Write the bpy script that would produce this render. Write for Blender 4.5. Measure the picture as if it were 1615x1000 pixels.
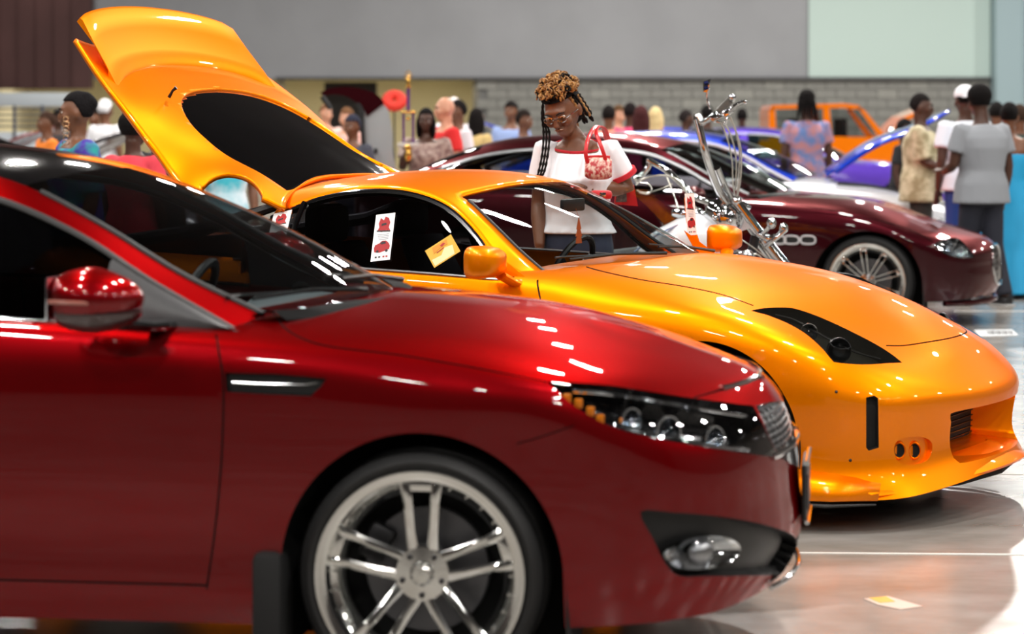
import bpy, bmesh, math, random
import numpy as np
from mathutils import Vector, Matrix
from mathutils.bvhtree import BVHTree
random.seed(7)
PI = math.pi
# ------------------------------------------------------------------ camera, world, lights, exposure
FP, CX, CY, EYE = 3960.0, 807.5, 189.0, 1.53      # focal length / principal point in photo pixels, eye height in metres
SC = bpy.context.scene
COL = SC.collection
for o in list(bpy.data.objects): bpy.data.objects.remove(o)
cam_d = bpy.data.cameras.new('camera'); cam = bpy.data.objects.new('camera', cam_d); COL.objects.link(cam)
cam.location = (0, 0, EYE); cam.rotation_euler = (PI/2, 0, 0)
cam_d.sensor_width = 36; cam_d.lens = FP/1615*36; cam_d.shift_y = -(500-CY)/1615
cam_d.clip_start = .1; cam_d.clip_end = 300
cam_d.dof.use_dof = True; cam_d.dof.focus_distance = 10.7; cam_d.dof.aperture_fstop = 2.9
SC.camera = cam
SC.view_settings.view_transform = 'Standard'; SC.view_settings.look = 'None'
SC.view_settings.gamma = 1; SC.view_settings.use_curve_mapping = False
SC.view_settings.exposure = 0.12
wd = bpy.data.worlds.new('hall_air'); SC.world = wd; wd.use_nodes = True
wd.node_tree.nodes['Background'].inputs[0].default_value = (.8, .85, .9, 1)
wd.node_tree.nodes['Background'].inputs[1].default_value = .05
HALL_Z = 9.6
LAMPS = [(x, y) for y in (-9, -2.6, 3.2, 8.6, 13.6, 20, 28, 37, 48, 58) for x in (-11.5, -4.2, 2.6, 9.6, 17)]
LAMP_W = 300
for i, (x, y) in enumerate(LAMPS):
    ld = bpy.data.lights.new('high_bay_light', 'AREA'); ld.shape = 'DISK'; ld.size = .62
    ld.energy = LAMP_W*((.8 if y < 0 else 1.0) if y < 25 else 1.9)*(.45 if (y > 30 and x < -3) else 1); ld.color = (1, .955, .9)
    lo = bpy.data.objects.new('high_bay_light', ld); COL.objects.link(lo)
    lo.location = (x+((i*37) % 11-5)*.12, y+((i*53) % 7-3)*.15, HALL_Z-.62)
    lo['label'] = 'round high bay lamp hanging from the dark hall ceiling'; lo['category'] = 'lamp'; lo['group'] = 'high bay lamps of the hall'

# ------------------------------------------------------------------ helpers
def lin(c):
    return tuple(((v/255.)/12.92 if v/255. <= .04045 else ((v/255.+.055)/1.055)**2.4) for v in c)
MATS = {}
def mat(name, col=(128,128,128), metal=0, rough=.5, coat=0, coat_r=.03, spec=.5, noise=0, nscale=20, bump=0, emit=0, srgb=True, col2=None, alpha=1, sheen=0):
    if name in MATS: return MATS[name]
    m = bpy.data.materials.new(name); m.use_nodes = True; nt = m.node_tree; b = nt.nodes['Principled BSDF']
    c = lin(col) if srgb else col
    b.inputs['Base Color'].default_value = (*c, 1); b.inputs['Metallic'].default_value = metal
    b.inputs['Roughness'].default_value = rough; b.inputs['Coat Weight'].default_value = coat
    b.inputs['Coat Roughness'].default_value = coat_r; b.inputs['Specular IOR Level'].default_value = spec
    if emit:
        b.inputs['Emission Color'].default_value = (*c, 1); b.inputs['Emission Strength'].default_value = emit
    if noise or bump:
        tc = nt.nodes.new('ShaderNodeTexCoord'); nz = nt.nodes.new('ShaderNodeTexNoise'); nz.inputs['Scale'].default_value = nscale; nz.inputs['Detail'].default_value = 4
        nt.links.new(tc.outputs['Object'], nz.inputs['Vector'])
        if noise:
            c2 = lin(col2) if col2 else tuple(v*(1-noise) for v in c)
            mx = nt.nodes.new('ShaderNodeMix'); mx.data_type = 'RGBA'; mx.inputs[6].default_value = (*c, 1); mx.inputs[7].default_value = (*c2, 1)
            rp = nt.nodes.new('ShaderNodeValToRGB'); rp.color_ramp.elements[0].position = .4; rp.color_ramp.elements[1].position = .62
            nt.links.new(nz.outputs['Fac'], rp.inputs['Fac']); nt.links.new(rp.outputs['Color'], mx.inputs[0]); nt.links.new(mx.outputs[2], b.inputs['Base Color'])
        if bump:
            bp = nt.nodes.new('ShaderNodeBump'); bp.inputs['Strength'].default_value = bump; bp.inputs['Distance'].default_value = .01
            nt.links.new(nz.outputs['Fac'], bp.inputs['Height']); nt.links.new(bp.outputs['Normal'], b.inputs['Normal'])
    MATS[name] = m
    return m
def glass(name, tint, refl=1.0):
    if name in MATS: return MATS[name]
    m = bpy.data.materials.new(name); m.use_nodes = True; nt = m.node_tree; nt.nodes.clear()
    out = nt.nodes.new('ShaderNodeOutputMaterial'); mx = nt.nodes.new('ShaderNodeMixShader'); tr = nt.nodes.new('ShaderNodeBsdfTransparent'); gl = nt.nodes.new('ShaderNodeBsdfGlossy')
    lw = nt.nodes.new('ShaderNodeLayerWeight'); lw.inputs['Blend'].default_value = .5
    pwn = nt.nodes.new('ShaderNodeMath'); pwn.operation = 'POWER'; pwn.inputs[1].default_value = 4.0; nt.links.new(lw.outputs['Facing'], pwn.inputs[0])
    fr = nt.nodes.new('ShaderNodeMath'); fr.operation = 'MULTIPLY_ADD'; fr.inputs[1].default_value = .9; fr.inputs[2].default_value = .045; nt.links.new(pwn.outputs[0], fr.inputs[0])
    ml = nt.nodes.new('ShaderNodeMath'); ml.operation = 'MULTIPLY'; ml.inputs[1].default_value = refl
    tr.inputs[0].default_value = (*tint, 1); gl.inputs['Roughness'].default_value = .01
    nt.links.new(fr.outputs[0], ml.inputs[0]); nt.links.new(ml.outputs[0], mx.inputs[0]); nt.links.new(tr.outputs[0], mx.inputs[1]); nt.links.new(gl.outputs[0], mx.inputs[2]); nt.links.new(mx.outputs[0], out.inputs[0])
    MATS[name] = m; return m
M_BLACK = mat('black_plastic', (14,14,15), rough=.45)
M_GLOSSBLK = mat('gloss_black', (5,5,6), rough=.12, coat=1)
M_RUB = mat('tyre_rubber', (17,17,18), rough=.55)
M_CHROME = mat('chrome', (215,218,220), metal=1, rough=.06)
M_SATIN = mat('satin_metal', (150,152,155), metal=1, rough=.28)
M_DARKMET = mat('dark_metal', (60,60,62), metal=.9, rough=.4)
M_LINER = mat('wheel_arch_liner', (6,6,6), rough=.9)
M_SEAT = mat('dark_seat_leather', (24,24,26), rough=.5)
M_WHITE = mat('white_card', (240,240,240), rough=.6)

def link(me, name, m, parent=None, smooth=True):
    o = bpy.data.objects.new(name, me); COL.objects.link(o)
    if m is not None:
        for mm in (m if isinstance(m, (list, tuple)) else [m]): me.materials.append(mm)
    if smooth and len(me.polygons): me.polygons.foreach_set('use_smooth', [True]*len(me.polygons))
    if parent is not None: o.parent = parent
    return o
def sharp(o, deg=38):
    me = o.data
    bm = bmesh.new(); bm.from_mesh(me)
    a = math.radians(deg)
    for e in bm.edges:
        if len(e.link_faces) == 2 and e.calc_face_angle(0) > a: e.smooth = False
    bm.to_mesh(me); bm.free(); return o
def thing(name, label, cat, loc=(0,0,0), rz=0, group=None):
    o = bpy.data.objects.new(name, None); COL.objects.link(o); o.location = loc; o.rotation_euler = (0,0,rz)
    o.empty_display_size = .1
    return tag(o, label, cat, group)
def tag(o, label, cat, group=None):
    o['label'] = label; o['category'] = cat
    if group: o['group'] = group
    return o
def V(*a): return Vector(a)
def P(px, py, d):
    """point seen at photo pixel (px,py) at depth d metres"""
    return Vector(((px-CX)*d/FP, d, EYE-(py-CY)*d/FP))

class MB:
    def __init__(s): s.v = []; s.f = []
    def add(s, vs, fs, M=None):
        b = len(s.v)
        if M is not None: vs = [M @ Vector(v) for v in vs]
        s.v += [tuple(v) for v in vs]; s.f += [tuple(b+i for i in f) for f in fs]; return s
    def box(s, c, d, M=None, b=0):
        x, y, z = (k/2 for k in d); cx, cy, cz = c
        if b <= 0:
            vs = [(cx+i*x, cy+j*y, cz+k*z) for i in (-1,1) for j in (-1,1) for k in (-1,1)]
            return s.add(vs, [(0,1,3,2),(4,6,7,5),(0,4,5,1),(2,3,7,6),(0,2,6,4),(1,5,7,3)], M)
        bm = bmesh.new(); bmesh.ops.create_cube(bm, size=1)
        for v in bm.verts: v.co = Vector((v.co.x*d[0], v.co.y*d[1], v.co.z*d[2]))
        bmesh.ops.bevel(bm, geom=bm.edges[:], offset=b, segments=2, affect='EDGES', profile=.5)
        bm.verts.index_update()
        s.add([v.co+Vector(c) for v in bm.verts], [[v.index for v in f.verts] for f in bm.faces], M); bm.free(); return s
    def tube(s, pts, r, n=10, M=None, cap=True, sq=None):
        pts = [Vector(p) for p in pts]; k = len(pts)
        rs = r if isinstance(r, (list, tuple)) else [r]*k
        vs = []; fs = []; up = None
        for i, p in enumerate(pts):
            t = (pts[min(i+1, k-1)]-pts[max(i-1, 0)]).normalized()
            if up is None:
                up = Vector((0,0,1)) if abs(t.z) < .9 else Vector((0,1,0))
            a = t.cross(up)
            if a.length < 1e-6: a = t.orthogonal()
            a.normalize(); bb = a.cross(t).normalized(); up = bb
            for j in range(n):
                th = 2*PI*j/n; q = (sq or 1)
                vs.append(p+a*math.cos(th)*rs[i]+bb*math.sin(th)*rs[i]*q)
        for i in range(k-1):
            for j in range(n): fs.append((i*n+j, i*n+(j+1) % n, (i+1)*n+(j+1) % n, (i+1)*n+j))
        if cap: fs.append(tuple(range(n))[::-1]); fs.append(tuple((k-1)*n+j for j in range(n)))
        return s.add(vs, fs, M)
    def lathe(s, prof, n=32, M=None, closed=False):
        """prof: (radius, axial) ; axis = local -Y pointing outwards (a wheel seen from -Y)"""
        vs = []; fs = []; k = len(prof)
        for (r, a) in prof:
            for j in range(n):
                th = 2*PI*j/n; vs.append((r*math.cos(th), -a, r*math.sin(th)))
        for i in range(k if closed else k-1):
            i2 = (i+1) % k
            for j in range(n): fs.append((i*n+j, i2*n+j, i2*n+(j+1) % n, i*n+(j+1) % n))
        return s.add(vs, fs, M)
    def ell(s, c, r, n=16, m=10, M=None, fn=None):
        vs = [(0,0,1)]; 
        for i in range(1, m):
            ph = PI*i/m
            for j in range(n):
                th = 2*PI*j/n; vs.append((math.sin(ph)*math.cos(th), math.sin(ph)*math.sin(th), math.cos(ph)))
        vs.append((0,0,-1)); fs = [(0, 1+j, 1+(j+1) % n) for j in range(n)]
        for i in range(m-2):
            for j in range(n): fs.append((1+i*n+j, 1+(i+1)*n+j, 1+(i+1)*n+(j+1) % n, 1+i*n+(j+1) % n))
        e = 1+(m-2)*n; fs += [(e+(j+1) % n, e+j, len(vs)-1) for j in range(n)]
        if fn: vs = [fn(v) for v in vs]
        if not isinstance(r, (list, tuple)): r = (r, r, r)
        return s.add([(c[0]+v[0]*r[0], c[1]+v[1]*r[1], c[2]+v[2]*r[2]) for v in vs], fs, M)
    def prism(s, poly, h0, h1, M=None):
        """poly in XY, extruded z h0..h1"""
        n = len(poly); vs = [(x,y,h0) for x,y in poly]+[(x,y,h1) for x,y in poly]
        fs = [tuple(range(n))[::-1], tuple(range(n, 2*n))]+[(i, (i+1) % n, n+(i+1) % n, n+i) for i in range(n)]
        return s.add(vs, fs, M)
    def grid(s, G, M=None, closeu=False):
        """G: rows of points"""
        R = len(G); C = len(G[0]); vs = [p for row in G for p in row]; fs = []
        for i in range(R-1):
            for j in range(C if closeu else C-1): fs.append((i*C+j, i*C+(j+1) % C, (i+1)*C+(j+1) % C, (i+1)*C+j))
        return s.add(vs, fs, M)
    def mesh(s, name='m'):
        me = bpy.data.meshes.new(name); me.from_pydata(s.v, [], s.f); me.update()
        bm = bmesh.new(); bm.from_mesh(me); bmesh.ops.recalc_face_normals(bm, faces=bm.faces[:]); bm.to_mesh(me); bm.free()
        return me
    def build(s, name, m, parent=None, smooth=True, deg=38):
        o = link(s.mesh(name), name, m, parent, smooth)
        if smooth: sharp(o, deg)
        return o
def crom(pts, n=6, closed=False):
    """smooth curve through points"""
    p = [np.array(q, float) for q in pts]; k = len(p); out = []
    for i in range(k if closed else k-1):
        a, b, c, d = (p[(i-1) % k], p[i], p[(i+1) % k], p[(i+2) % k]) if closed else (p[max(i-1,0)], p[i], p[i+1], p[min(i+2,k-1)])
        for j in range(n):
            t = j/n; out.append(.5*((2*b)+(-a+c)*t+(2*a-5*b+4*c-d)*t*t+(-a+3*b-3*c+d)*t**3))
    if not closed: out.append(p[-1])
    return [tuple(float(x) for x in q) for q in out]

# ------------------------------------------------------------------ spline body engine
def wmat(t, tq):
    """weights of a non-uniform Catmull-Rom spline with knots t at tq"""
    n = len(t); W = np.zeros((len(tq), n))
    def tan(i):
        w = np.zeros(n)
        if i == 0: w[1] = 1/(t[1]-t[0]); w[0] = -w[1]; return w
        if i == n-1: w[-1] = 1/(t[-1]-t[-2]); w[-2] = -w[-1]; return w
        h0 = t[i]-t[i-1]; h1 = t[i+1]-t[i]
        w[i-1] = -h1/(h0*(h0+h1)); w[i+1] = h0/(h1*(h0+h1)); w[i] = (h1-h0)/(h0*h1); return w
    T = [tan(i) for i in range(n)]
    for q, x in enumerate(tq):
        i = min(max(int(np.searchsorted(t, x, side='right'))-1, 0), n-2); h = t[i+1]-t[i]; s = (x-t[i])/h
        a = 2*s**3-3*s**2+1; b = s**3-2*s**2+s; c = -2*s**3+3*s**2; d = s**3-s**2
        W[q, i] += a; W[q, i+1] += c; W[q] += h*(b*T[i]+d*T[i+1])
    return W
def dense(Pt, su, sv, smooth=3, ends=(True, True), top=True):
    """Pt (K lines, M stations, 3). su/sv step. mirrored ghosts at u ends and top line. returns dense pts, knot index params"""
    K, M, _ = Pt.shape; mir = np.array([1,-1,1.])
    A = Pt
    if ends[0]: A = np.concatenate([A[:, 1:2]*mir, A], 1)
    if ends[1]: A = np.concatenate([A, A[:, -2:-1]*mir], 1)
    if top: A = np.concatenate([A, A[-2:-1]*mir], 0)
    du = np.maximum(np.linalg.norm(np.diff(A, axis=1), axis=2).mean(0), .02); tu = np.concatenate([[0], np.cumsum(du)])
    dv = np.maximum(np.linalg.norm(np.diff(A, axis=0), axis=2).mean(1), .02); tv = np.concatenate([[0], np.cumsum(dv)])
    def q(t, a, b, st):
        r = []; idx = []
        for i in range(a, b):
            n = max(1, int(round((t[i+1]-t[i])/st)))
            for j in range(n): r.append(t[i]+(t[i+1]-t[i])*j/n); idx.append(i-a+j/n)
        r.append(t[b]); idx.append(b-a); return np.array(r), np.array(idx)
    a = 1 if ends[0] else 0
    qu, iu = q(tu, a, a+M-1, su); qv, iv = q(tv, 0, K-1, sv)
    D = np.einsum('vk,kmc,um->vuc', wmat(tv, qv), A, wmat(tu, qu))
    for _ in range(smooth):
        E = D.copy()
        E[:, 1:-1] = .5*D[:, 1:-1]+.25*(D[:, :-2]+D[:, 2:])
        if ends[0]: E[:, 0] = .5*D[:, 0]+.25*(D[:, 1]+D[:, 1]*mir)
        if ends[1]: E[:, -1] = .5*D[:, -1]+.25*(D[:, -2]+D[:, -2]*mir)
        F = E.copy(); F[1:-1] = .5*E[1:-1]+.25*(E[:-2]+E[2:])
        if top: F[-1] = .5*E[-1]+.25*(E[-2]+E[-2]*mir)
        D = F
    if top: D[-1, :, 1] = 0
    if ends[0]: D[:, 0, 1] = 0
    if ends[1]: D[:, -1, 1] = 0
    return D, iv, iu

class Body:
    """half shell (near side, y<0) that can be cut by outlines and split into parts"""
    def __init__(s, root, o, th):
        s.root = root; t = math.radians(th)
        s.o = Vector((o[0], o[1], 0)); s.fw = Vector((math.cos(t), -math.sin(t), 0)); s.lf = Vector((math.sin(t), math.cos(t), 0))
        d = Vector((0,0,EYE))-s.o; s.C = Vector((d.dot(s.fw), d.dot(s.lf), d.z))
        s.bm = bmesh.new(); s.tag = s.bm.faces.layers.int.new('tag'); s.names = ['body']
        s.parts = {}
    def tid(s, n):
        if n not in s.names: s.names.append(n)
        return s.names.index(n)
    def ray(s, px, py):
        w = Vector(((px-CX)/FP, 1, -(py-CY)/FP)); return Vector((w.dot(s.fw), w.dot(s.lf), w.z))
    def proj(s, co, space):
        if space == 'cam':
            w = s.o+s.fw*co.x+s.lf*co.y+Vector((0,0,co.z)); return (CX+FP*w.x/w.y, CY-FP*(w.z-EYE)/w.y)
        if space == 'side': return (co.x, co.z)
        if space == 'top': return (co.x, co.y)
        return (co.y, co.z)
    def plane(s, a, b, space):
        if space == 'cam': return s.C, s.ray(*a).cross(s.ray(*b)).normalized()
        dx, dy = b[0]-a[0], b[1]-a[1]
        if space == 'side': return Vector((a[0], 0, a[1])), Vector((dy, 0, -dx)).normalized()
        if space == 'top': return Vector((a[0], a[1], 0)), Vector((dy, -dx, 0)).normalized()
        return Vector((0, a[0], a[1])), Vector((0, dy, -dx)).normalized()
    def grid(s, D, tagfn=None, iv=None, iu=None):
        R, Cn, _ = D.shape; vs = [[s.bm.verts.new(D[i, j]) for j in range(Cn)] for i in range(R)]
        for i in range(R-1):
            for j in range(Cn-1):
                t = tagfn((iv[i]+iv[i+1])/2, (iu[j]+iu[j+1])/2, D[i, j]) if tagfn else 'body'
                if t is None: continue
                try:
                    f = s.bm.faces.new((vs[i][j], vs[i][j+1], vs[i+1][j+1], vs[i+1][j])); f[s.tag] = s.tid(t); f.smooth = True
                except ValueError: pass
        bmesh.ops.delete(s.bm, geom=[v for v in s.bm.verts if not v.link_faces], context='VERTS')
    def cut(s, poly, name, space='cam', allowed=('body',), filt=None):
        al = {s.tid(a) for a in allowed}; tid = s.tid(name); L = s.tag; n = len(poly)
        x0 = min(p[0] for p in poly); x1 = max(p[0] for p in poly); y0 = min(p[1] for p in poly); y1 = max(p[1] for p in poly)
        cand = []
        def bb(f):
            q = [s.proj(v.co, space) for v in f.verts]
            return (min(a for a, _ in q), max(a for a, _ in q), min(b for _, b in q), max(b for _, b in q))
        for f in s.bm.faces:
            if f[L] not in al: continue
            c = f.calc_center_median()
            if filt and not filt(c, f): continue
            if space == 'cam' and f.normal.dot(c-s.C) > 0: continue
            b = bb(f)
            if b[1] < x0 or b[0] > x1 or b[3] < y0 or b[2] > y1: continue
            cand.append((f, b))
        for k in range(n):
            a, c = poly[k], poly[(k+1) % n]
            if abs(a[0]-c[0])+abs(a[1]-c[1]) < 1e-7: continue
            sx0, sx1 = min(a[0], c[0]), max(a[0], c[0]); sy0, sy1 = min(a[1], c[1]), max(a[1], c[1])
            hit = [(f, b) for f, b in cand if not (b[1] < sx0 or b[0] > sx1 or b[3] < sy0 or b[2] > sy1)]
            if not hit: continue
            hs = {f for f, _ in hit}; rest = [(f, b) for f, b in cand if f not in hs]
            geom = set(hs)
            for f in hs: geom.update(f.edges); geom.update(f.verts)
            pc, pn = s.plane(a, c, space)
            r = bmesh.ops.bisect_plane(s.bm, geom=list(geom), plane_co=pc, plane_no=pn, dist=1e-6)
            new = {g for g in r['geom'] if isinstance(g, bmesh.types.BMFace)}
            cand = rest+[(f, bb(f)) for f in new if f.is_valid]
        cnt = 0
        for f, b in cand:
            if not f.is_valid or f[L] not in al: continue
            c = f.calc_center_median(); x, y = s.proj(c, space); ins = False; j = n-1
            for i in range(n):
                xi, yi = poly[i]; xj, yj = poly[j]
                if (yi > y) != (yj > y) and x < (xj-xi)*(y-yi)/(yj-yi)+xi: ins = not ins
                j = i
            if ins: f[L] = tid; cnt += 1
        if cnt == 0: print('cut empty', name)
        return cnt
    def strip(s, line, name, w, space='cam', allowed=('body',), filt=None):
        """cut a narrow joint along a polyline, quad by quad"""
        for i in range(len(line)-1):
            a, b = np.array(line[i], float), np.array(line[i+1], float); d = b-a; L = np.linalg.norm(d)
            if L < 1e-6: continue
            d /= L; nrm = np.array([-d[1], d[0]])*w/2; e = d*w*.25
            s.cut([tuple(a-e+nrm), tuple(b+e+nrm), tuple(b+e-nrm), tuple(a-e-nrm)], name, space, allowed, filt)
    def bvh(s):
        s.bm.normal_update(); return BVHTree.FromBMesh(s.bm)
    def hit(s, tree, px, py, off=0.):
        r = s.ray(px, py).normalized(); h = tree.ray_cast(s.C, r)
        if h[0] is None: return None
        n = h[1] if h[1].dot(r) < 0 else -h[1]
        return h[0]+n*off
    def curve(s, tree, pts, off=0., n=6):
        out = [s.hit(tree, x, y, off) for x, y in crom(pts, n)]; return [p for p in out if p]
    def take(s, tagname, name, m, mirror='weld', push=0, wall=0, parent=None, keep=False, thick=0, smooth=True):
        """extract the faces of one tag as an object; mirror: weld | dup | None ; push moves inwards, wall adds side walls"""
        if tagname not in s.names: return []
        tid = s.names.index(tagname); s.bm.normal_update()
        fs = [f for f in s.bm.faces if f[s.tag] == tid]
        if not fs: print('no faces', tagname); return []
        idx = {}; vs = []; fc = []; no = []
        for f in fs:
            for v in f.verts:
                if v.index not in idx or True:
                    pass
        vmap = {}
        for f in fs:
            t = []
            for v in f.verts:
                if v not in vmap: vmap[v] = len(vs); vs.append(v.co.copy()); no.append(v.normal.copy())
                t.append(vmap[v])
            fc.append(t)
        if push or wall:
            base = [v.copy() for v in vs]
            # outward direction = away from the car's middle
            sgn = 1
            acc = sum((f.normal.dot(f.calc_center_median()-Vector((f.calc_center_median().x*.9, 0, .5))) for f in fs[:200]))
            if acc < 0: sgn = -1
            vs = [v-n*sgn*(push) for v, n in zip(vs, no)]
            if wall:
                bnd = []
                inside = set(fs)
                for f in fs:
                    for e in f.edges:
                        if sum(1 for g in e.link_faces if g in inside) == 1:
                            if abs(e.verts[0].co.y) < 1e-4 and abs(e.verts[1].co.y) < 1e-4: continue
                            bnd.append((e.verts[0], e.verts[1]))
                omap = {}
                for a, b in bnd:
                    for q in (a, b):
                        if q not in omap: omap[q] = len(vs); vs.append(base[vmap[q]])
                    fc.append([vmap[a], vmap[b], omap[b], omap[a]])
        def mk(sides, nm):
            me = bpy.data.meshes.new(nm); V2 = []; F2 = []
            for sd in sides:
                b = len(V2); V2 += [(v.x, v.y*sd, v.z) for v in vs]
                F2 += [[b+i for i in (f if sd == 1 else f[::-1])] for f in fc]
            me.from_pydata(V2, [], F2); me.update(); bm = bmesh.new(); bm.from_mesh(me)
            if len(sides) == 2: bmesh.ops.remove_doubles(bm, verts=[v for v in bm.verts if abs(v.co.y) < 2e-3], dist=1e-3)
            bmesh.ops.recalc_face_normals(bm, faces=bm.faces[:]) if wall else None
            bm.to_mesh(me); bm.free()
            o = link(me, nm, m, parent if parent is not None else s.root, smooth)
            if wall: sharp(o, 50)
            if thick:
                md = o.modifiers.new('solid', 'SOLIDIFY'); md.thickness = thick; md.offset = 1
            return o
        if not keep:
            for f in fs: f[s.tag] = s.tid('_gone')
        if mirror == 'weld': return [mk((1, -1), name)]
        if mirror == 'dup': return [mk((1,), name), mk((-1,), name)]
        return [mk((1,), name)]
    def drop(s):
        g = [f for f in s.bm.faces if f[s.tag] == s.tid('_gone')]
        bmesh.ops.delete(s.bm, geom=g, context='FACES')

def circle(cx, cy, rx, ry=None, n=48, a0=0, a1=360):
    ry = ry or rx
    return [(cx+rx*math.cos(math.radians(a0+(a1-a0)*i/n)), cy+ry*math.sin(math.radians(a0+(a1-a0)*i/n))) for i in range(n)]
# ------------------------------------------------------------------ wheels
def wheel(car, pos, R=.33, rr=.28, W=.23, side=-1, spokes=5, twin=.042, sw=.011, chrome=None, rot=90, steer=0, disc=(95,95,98), hub=.075, bolts=30, detail=True, lip=.028):
    chrome = chrome or mat('wheel_chrome', (225,226,224), metal=1, rough=.11)
    t = MB(); pr = [(rr+.002,-W/2+.012),(rr+.02,-W/2),(R-.03,-W/2-.004),(R-.008,-W/2+.018),(R-.001,-W/2+.045)]
    for k in range(-3, 4):
        a = k*W/9; pr += [(R, a-.008), (R, a+.006)]
        if k < 3: pr += [(R-.007, a+.009), (R-.007, a+.014)]
    pr += [(R-.001,W/2-.045),(R-.008,W/2-.018),(R-.03,W/2+.004),(rr+.02,W/2),(rr+.006,W/2-.004),(rr-.002,W/2-.012)]
    t.lathe(pr, 64 if detail else 32)
    w = t.build('wheel', M_RUB, car, deg=60)
    w.location = pos; w.rotation_euler = (0, 0, (0 if side == -1 else PI)+math.radians(steer))
    f = W/2
    b = MB().lathe([(rr-.004,f-.014),(rr+.004,f-.002),(rr,f+.006),(rr-.006,f+.007),(rr-lip,f-.002),(rr-lip-.003,f-.012),(rr-lip-.004,f-.045),(rr-lip-.035,f-.07),(rr-lip-.04,f-.09),(rr-.05,-f+.02),(rr-.01,-f+.01)], 64 if detail else 32)
    b.build('rim', chrome, w, deg=45)
    r0 = hub*.72; r1 = rr-lip-.004
    base = None
    for k in range(spokes):
        th = math.radians(rot+k*360/spokes); m = MB()
        for sg in ((-1, 1) if twin else (0,)):
            G = []
            for q, (r, yy, hw, dp) in enumerate([(r0, f-.052, sw*1.25, .02), (r0+(r1-r0)*.3, f-.036, sw, .018), (r0+(r1-r0)*.7, f-.026, sw, .018), (r1-.012, f-.022, sw*1.25, .03), (r1+.004, f-.03, sw*1.5, .04)]):
                off = sg*(twin*(.55+.45*q/4)); G.append([(r, -yy-.0, 0)]*0+[(r, -(yy), off-hw), (r, -(yy+.006), off-hw*.5), (r, -(yy+.006), off+hw*.5), (r, -yy, off+hw), (r, -(yy-dp), off+hw), (r, -(yy-dp), off-hw)])
            m.grid(G, closeu=True)
        if twin: m.box(((r1-.012), -(f-.03), 0), (.03, .02, twin*2), b=.004)
        M = Matrix.Rotation(-th, 4, 'Y')
        m.v = [tuple(M @ Vector(v)) for v in m.v]
        m.build('spoke', chrome, w, deg=40)
    h = MB().lathe([(0,f-.02),(hub*.3,f-.021),(hub*.4,f-.028),(hub*.45,f-.04),(hub*.95,f-.043),(hub,f-.05),(hub*1.02,f-.09)], 32)
    h.build('hub', chrome, w)
    if detail:
        n = MB()
        for k in range(5):
            a = math.radians(rot+36+72*k); c = (math.cos(a)*hub*.74, 0, math.sin(a)*hub*.74)
            M = Matrix.Translation(c); n.lathe([(0,f-.034),(.005,f-.034),(.008,f-.037),(.008,f-.05)], 8, M)
        n.build('lug_nuts', M_DARKMET, w)['kind'] = 'stuff'
        if bolts:
            n = MB()
            for k in range(bolts):
                a = 2*PI*k/bolts; rb = rr-lip-.018; M = Matrix.Translation((math.cos(a)*rb, 0, math.sin(a)*rb))
                n.lathe([(0,f-.046),(.003,f-.046),(.0045,f-.05),(.0045,f-.066)], 6, M)
            bo = n.build('rim_bolts', chrome, w); bo['kind'] = 'stuff'
    d = MB().lathe([(.06,-.01),(.165,-.01),(.168,-.014),(.168,-.03),(.06,-.03)], 40); d.build('brake_disc', mat('brake_disc', disc, metal=.8, rough=.4), w)
    c = MB().box((.0,0,0), (.1,.09,.07), b=.012); M = Matrix.Rotation(math.radians(-35), 4, 'Y') @ Matrix.Translation((.0,.0,.155))
    c.v = [tuple(Matrix.Rotation(math.radians(-62), 4, 'Y') @ (Vector(v)+Vector((0,.02,.15)))) for v in c.v]
    c.build('brake_caliper', M_DARKMET, w)
    # closed drum behind the spokes
    MB().lathe([(0,-f+.03),(rr-.05,-f+.03)], 24).build('inner_barrel', M_LINER, w)
    return w

def interior(car, xd, zfl=.25, seats=((-1.25,.38),(-1.25,-.38)), zbelt=.9, col=None, wheel_side=1, colb=None, zs=.5):
    m = col or M_SEAT
    for (x, y) in seats:
        s = MB().box((x+.08, y, zs), (.5,.48,.16), b=.05)
        G = []
        for k in range(7):
            q = k/6; w = .24*(1-.25*q**3); xx = x-.18-.28*q; G.append([(xx+.08-.02*math.cos(a*0)+.05*math.cos(a), y+w*math.sin(a), zs+.02+.55*q+.02*math.cos(a)) for a in [2*PI*j/14 for j in range(14)]])
        s.grid(G, closeu=True); s.f.append(tuple(len(s.v)-14+j for j in range(14)))
        s.box((x-.47, y, zs+.66), (.1,.26,.17), b=.04); s.tube([(x-.46,y-.05,zs+.5),(x-.47,y-.05,zs+.64)], .008, 6); s.tube([(x-.46,y+.05,zs+.5),(x-.47,y+.05,zs+.64)], .008, 6)
        s.build('seat', m, car)
    d = MB(); G = []
    for (dx, z) in [(0.25,zbelt+.03),(0.05,zbelt+.05),(-.12,zbelt+.03),(-.2,zbelt-.04),(-.2,zbelt-.18),(-.12,zbelt-.3),(.1,zbelt-.34)]:
        G.append([(xd+dx-.10*(abs(y)/.7)**2, y, z-(.02 if abs(y) > .6 else 0)) for y in np.linspace(-.7,.7,11)])
    d.grid(G); d.build('dashboard', colb or m, car)
    y = .38*wheel_side; st = MB(); c = Vector((xd-.36, y, zbelt-.02)); R = Matrix.Rotation(math.radians(-65), 4, 'Y'); T = Matrix.Translation(c) @ R
    ring = [(.185*math.cos(a), .185*math.sin(a), 0) for a in [2*PI*j/28 for j in range(29)]]; st.tube(ring, .014, 8, M=T, cap=False)
    for a in (0, 120, 240):
        a = math.radians(a+180); st.tube([(0,0,-.01),(.185*math.cos(a), .185*math.sin(a), 0)], .014, 6, M=T)
    st.tube([(0,0,-.2),(0,0,.02)], .03, 10, M=T); st.build('steering_wheel', M_BLACK, car)

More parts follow.
